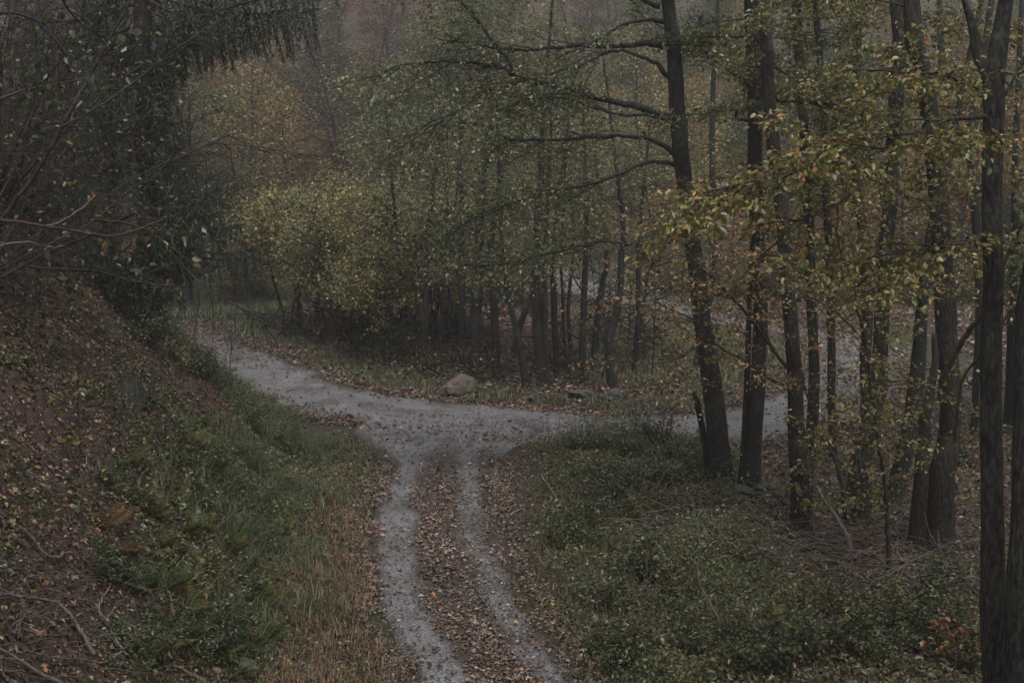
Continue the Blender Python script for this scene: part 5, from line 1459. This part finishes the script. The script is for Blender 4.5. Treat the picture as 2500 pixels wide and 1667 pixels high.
stem_thing('bent_shoot', [(1768, 1535), (1741, 1486), (1726, 1455), (1707, 1425), (1705, 1383), (1710, 1337), (1703, 1283), (1691, 1230), (1676, 1187)], 6, M_PALE, 'thin pale bent shoot curving up from the herbs right of the track', 'shoot')
lying([(1960, 1350), (2000, 1345), (2060, 1352), (2150, 1372)], 8, M_DEAD, 'brown branch lying in front of the thick-footed trunk', .12, forks=3)
lying([(2140, 1450), (2200, 1420), (2270, 1380), (2330, 1350)], 5, M_DEAD, 'thin arched branch below the rough-barked trunk', .2, forks=3)
lying([(2330, 1440), (2360, 1425), (2400, 1430)], 6, M_PALE, 'short pale branch beside the forked tree', .12, forks=2)
lying([(2300, 1345), (2340, 1300), (2390, 1262), (2410, 1245)], 9, M_RED, 'reddish stick slanting towards the forked tree', .25)
lying([(1320, 1170), (1340, 1200), (1370, 1240), (1410, 1250)], 5, M_DEAD, 'grey stick in the grass right of the track', .08)
lying([(1420, 1275), (1455, 1245), (1480, 1215)], 6, M_DEAD, 'dark stick leaning by the mossy stones', .1)
lying([(1245, 1262), (1262, 1255), (1278, 1245)], 7, M_PALE, 'short pale splinter of wood on the right verge', .02)

def twig_carpet(px_range, py_range, n, ln, label, mat, rise=.2):
    T = Tubes()
    for i in range(n):
        g = ground(random.uniform(*px_range), random.uniform(*py_range))
        a = random.uniform(0, 6.28)
        d = np.array([math.cos(a), math.sin(a), random.uniform(-.05, .5)])
        P = wander(g + np.array([0, 0, random.uniform(.02, rise)]), norm(d), ln * random.uniform(.4, 1.3), 6, .13, .06)
        T.add(P, np.linspace(random.uniform(.005, .013), .0025, 6), 4, cap=False)
    return link('dead_twigs', T.mesh('dead_twigs', mat, (0, 0, 0)), kind='stuff', label=label)
twig_carpet((1560, 1960), (1200, 1370), 330, 1.0, 'tangle of dead brown twigs at the feet of the dark trunks', M_DEAD, .35)
twig_carpet((1900, 2420), (1300, 1450), 360, .9, 'tangle of dead twigs in front of the rough-barked trunk', M_DEAD, .3)
twig_carpet((0, 420), (1380, 1667), 200, .5, 'dead spruce twigs on the lower left bank', M_DEADD, .16)
twig_carpet((0, 330), (900, 1400), 200, .5, 'thin dark twigs on the upper left bank', M_TWIG, .2)
twig_carpet((1420, 1640), (1180, 1300), 130, .6, 'thin reddish stems under the knoll brush', M_RED, .3)

# standing dead weed stalks
def weeds(px, n, h, label, spread=.25, mat=M_DEAD):
    g = ground(*px)
    root = thing('weed_clump', g, label, 'weeds')
    for i in range(n):
        b = np.array([random.gauss(0, spread), random.gauss(0, spread * .7), -.05])
        b[2] += float(Hfull(g[0:1] + b[0], g[1:2] + b[1])[0]) - g[2]
        P = wander(b, norm(np.array([random.gauss(0, .10), random.gauss(0, .10), 1])), h * random.uniform(.6, 1.2), 6, .05)
        T = Tubes(); T.add(P, np.linspace(.007, .003, 6), 4, False)
        for j in range(7):
            q = P[2 + j % 4]; a = random.uniform(0, 6.28)
            S_ = wander(q, norm(np.array([math.cos(a), math.sin(a), .7])), random.uniform(.06, .16), 3, .1)
            T.add(S_, [.004, .003, .003], 3, False)
        link('stalk', T.mesh('stalk', mat, (0, 0, 0)), root)
weeds((1385, 1075), 9, .75, 'dry dark weed stalks standing against the gravel road')
weeds((1470, 1065), 8, .7, 'dry weed stalks on the knoll just left of the dark evergreen shrub')
weeds((1430, 1085), 10, .8, 'tall ragged weed stalks in the middle of the knoll', .35)
weeds((1520, 1080), 10, .75, 'ragged weed stalks beside the weedy bush on the knoll', .35)
weeds((1300, 1400), 9, .45, 'thin brown stalks on the right verge beside the rut', .35)
weeds((1450, 1420), 10, .55, 'brown stalks in the middle of the right verge', .4)
weeds((1340, 1085), 6, .6, 'sparse dry weeds at the left end of the knoll', .3)
weeds((1560, 1530), 12, .75, 'stand of dark upright weed stalks in the lower right foreground', .3)
weeds((1600, 1480), 8, .6, 'dark weed stalks behind the upright stand in the right foreground', .3)
weeds((1370, 1330), 6, .55, 'brown weed stalks on the verge right of the track', .2, M_RED)
weeds((1290, 1200), 8, .4, 'dry stalks at the right edge of the track near the junction', .25)
weeds((770, 1030), 7, .5, 'thin weeds on the bank foot in front of the road', .3)
weeds((1540, 960), 14, .9, 'rust brown weeds under the trees beside the crooked trunk', .5, M_RED)
weeds((1610, 940), 12, .8, 'rust brown weeds left of the leaning tree across the road', .5, M_RED)
weeds((900, 925), 10, .8, 'dark weeds at the thicket edge left of the boulder', .5)
weeds((1250, 935), 10, .7, 'reddish weeds at the foot of the left-slanting trunk', .5, M_RED)

# evergreen shrub on the knoll
def bushy(px, h, rad, pal, label, n=1000, leaf=.058, name='leafy_shrub'):
    g = ground(*px)
    root = thing(name, g, label, 'shrub')
    tw, an = Tubes(), Anchors()
    for i in range(16):
        a = random.uniform(0, 6.28); d = norm(np.array([math.cos(a) * rad / h, math.sin(a) * rad / h, 1]))
        spray(tw, an, g + np.array([random.gauss(0, .08), random.gauss(0, .08), -.05]), d, h * random.uniform(.7, 1.1), .012, 1, .03, .1, .03, .3, 4, .12)
    link('twigs', tw.mesh('twigs', M_TWIG, g), root, kind='stuff')
    add_crown(root, g, an, pal, leaf, 2, .05, maxn=n)
bushy((1600, 1092), .95, .45, [(3, G_DARK), (2, G_MID), (1, G_OLIVE)], 'dark evergreen shrub on the knoll left of the leaning tree')
bushy((1545, 1110), .55, .5, [(2, G_DARK), (3, G_MID), (1, G_OLIVE)], 'low dark shrub left of the evergreen shrub on the knoll')
bushy((1620, 1170), .7, .7, PAL_HERB, 'green bramble mound in front of the leaning tree')
bushy((352, 850), .85, .7, [(3, G_DARK), (2, G_MID), (1, G_OLIVE)], 'dark leafy bush hiding the foot of the spruce', n=1600)
bushy((1480, 1098), .8, .6, PAL_HERB, 'weedy green bush on the middle of the knoll in front of the road')
bushy((1420, 1095), .6, .5, PAL_OLIVE, 'low olive bush at the left end of the knoll')
bushy((1660, 1125), .8, .5, PAL_HERB, 'leafy bush at the foot of the leaning tree, road side')
bushy((1500, 1180), .7, .8, PAL_HERB, 'spreading bramble below the knoll above the mossy stones')
bushy((1690, 1240), .6, .6, PAL_OLIVE, 'olive bramble right below the leaning tree')
bushy((1045, 905), .8, .5, PAL_OLIVE, 'small green shrub on the verge behind the left of the boulder')
bushy((690, 1085), .6, .8, [(3, G_DARK), (2, G_MID), (1, G_OLIVE)], 'dark green bush at the foot of the bank')
bushy((590, 1020), .6, .7, [(3, G_MID), (2, G_OLIVE)], 'green bush on the bank edge above the road')
bushy((470, 930), .7, .8, [(3, G_MID), (2, G_DARK), (1, G_OLIVE)], 'broad green bush on the upper bank edge below the spruce')
bushy((640, 985), .45, .45, [(3, RUST), (2, BRN)], 'small rust-brown bush at the bank corner beside the road')

# ragged clumps of bramble and weeds on verge and bank
def clump_proto(pal, seed, h):
    random.seed(seed)
    root = thing('bramble_clump', (0, 0, -100), 'x', 'bramble')
    tw, an = Tubes(), Anchors()
    for i in range(11):
        a = random.uniform(0, 6.28); d = norm(np.array([math.cos(a) * random.uniform(.1, 1.0), math.sin(a) * random.uniform(.1, 1.0), 1]))
        P = wander(np.array([random.gauss(0, .12), random.gauss(0, .12), -.05]), d, h * random.uniform(.5, 1.4), 7, .10, .09)
        T = Tubes(); T.add(P, np.linspace(.006, .002, 7), 4, False)
        link('stem', T.mesh('stem', M_DEADD, (0, 0, 0)), root)
        an.along(P, .028, .25)
    me = leaves_from(an, 3, .035, .06, pal, 'foliage', (0, 0, 0), 'oval', hang=.6)
    link('foliage', me, root, kind='stuff')
    return root
cps = [clump_proto(p_, 200 + i, h_) for i, (p_, h_) in enumerate((([(3, (.09, .11, .05)), (2, G_OLIVE)], .55), ([(3, G_OLIVE), (2, G_YEL), (.6, OCH)], .5), ([(3, (.06, .08, .038)), (2, G_MID), (.5, RUST)], .7)))]
random.seed(91)
for i in range(64):
    px_, py_ = random.uniform(1290, 2380), random.uniform(1090, 1660)
    if py_ < 1180 + max(0, 1420 - px_) * 1.5 and px_ < 1420: continue
    if px_ > 1640 and 1180 < py_ < 1440: continue
    g = ground(px_, py_)
    if not bool(free(g[0:1], g[1:2])[0]): continue
    copy_tree(cps[i % 3], g, random.uniform(0, 6.28), random.uniform(.6, 1.35), ('grey-green', 'yellowing', 'dark green')[i % 3] + ' bramble clump on the verge right of the track' + (', near the bottom edge' if py_ > 1450 else ', towards the knoll'), 'bramble clumps right of the track')
for i in range(46):
    py_ = random.uniform(900, 1640); px_ = random.uniform(250, 760) if py_ > 1000 else random.uniform(330, 620)
    g = ground(px_, py_)
    t_ = float(bank_t(g[0:1], g[1:2])[0])
    if t_ < .5 or t_ > 4.2 or not bool(free(g[0:1], g[1:2])[0]): continue
    copy_tree(cps[(i * 2) % 3], g, random.uniform(0, 6.28), random.uniform(.5, 1.1), ('grey-green', 'yellowing', 'dark green')[(i * 2) % 3] + ' bramble clump on the left bank' + (', above the fern patch' if py_ < 1200 else ', among the ferns'), 'bramble clumps on the left bank')
for p_ in cps: remove_tree(p_)

# ------------------------------------------------------------------ haze over the whole place
hz, hn = None, None
hm = bpy.data.materials.new('haze_air'); hm.use_nodes = True
hn = hm.node_tree; hn.nodes.clear()
ho = hn.nodes.new('ShaderNodeOutputMaterial')
hv = hn.nodes.new('ShaderNodeVolumePrincipled')
hv.inputs['Color'].default_value = (.90, .90, .90, 1)
hv.inputs['Density'].default_value = 0.0009
hv.inputs['Anisotropy'].default_value = 0.0
hn.links.new(hv.outputs[0], ho.inputs['Volume'])
zmax = max(float(Z.max()), 40) + 16
zmin = float(Z.min()) - 1
xa, ya, yb_ = 152, -72, 282
V = [(-xa, ya, zmin), (xa, ya, zmin), (xa, yb_, zmin), (-xa, yb_, zmin), (-xa, ya, zmax), (xa, ya, zmax), (xa, yb_, zmax), (-xa, yb_, zmax)]
Fq = [(0, 3, 2, 1), (4, 5, 6, 7), (0, 1, 5, 4), (1, 2, 6, 5), (2, 3, 7, 6), (3, 0, 4, 7)]
link('haze', mk_mesh('haze', V, Fq, mat=hm), kind='stuff', label='thin damp autumn haze filling the wood')
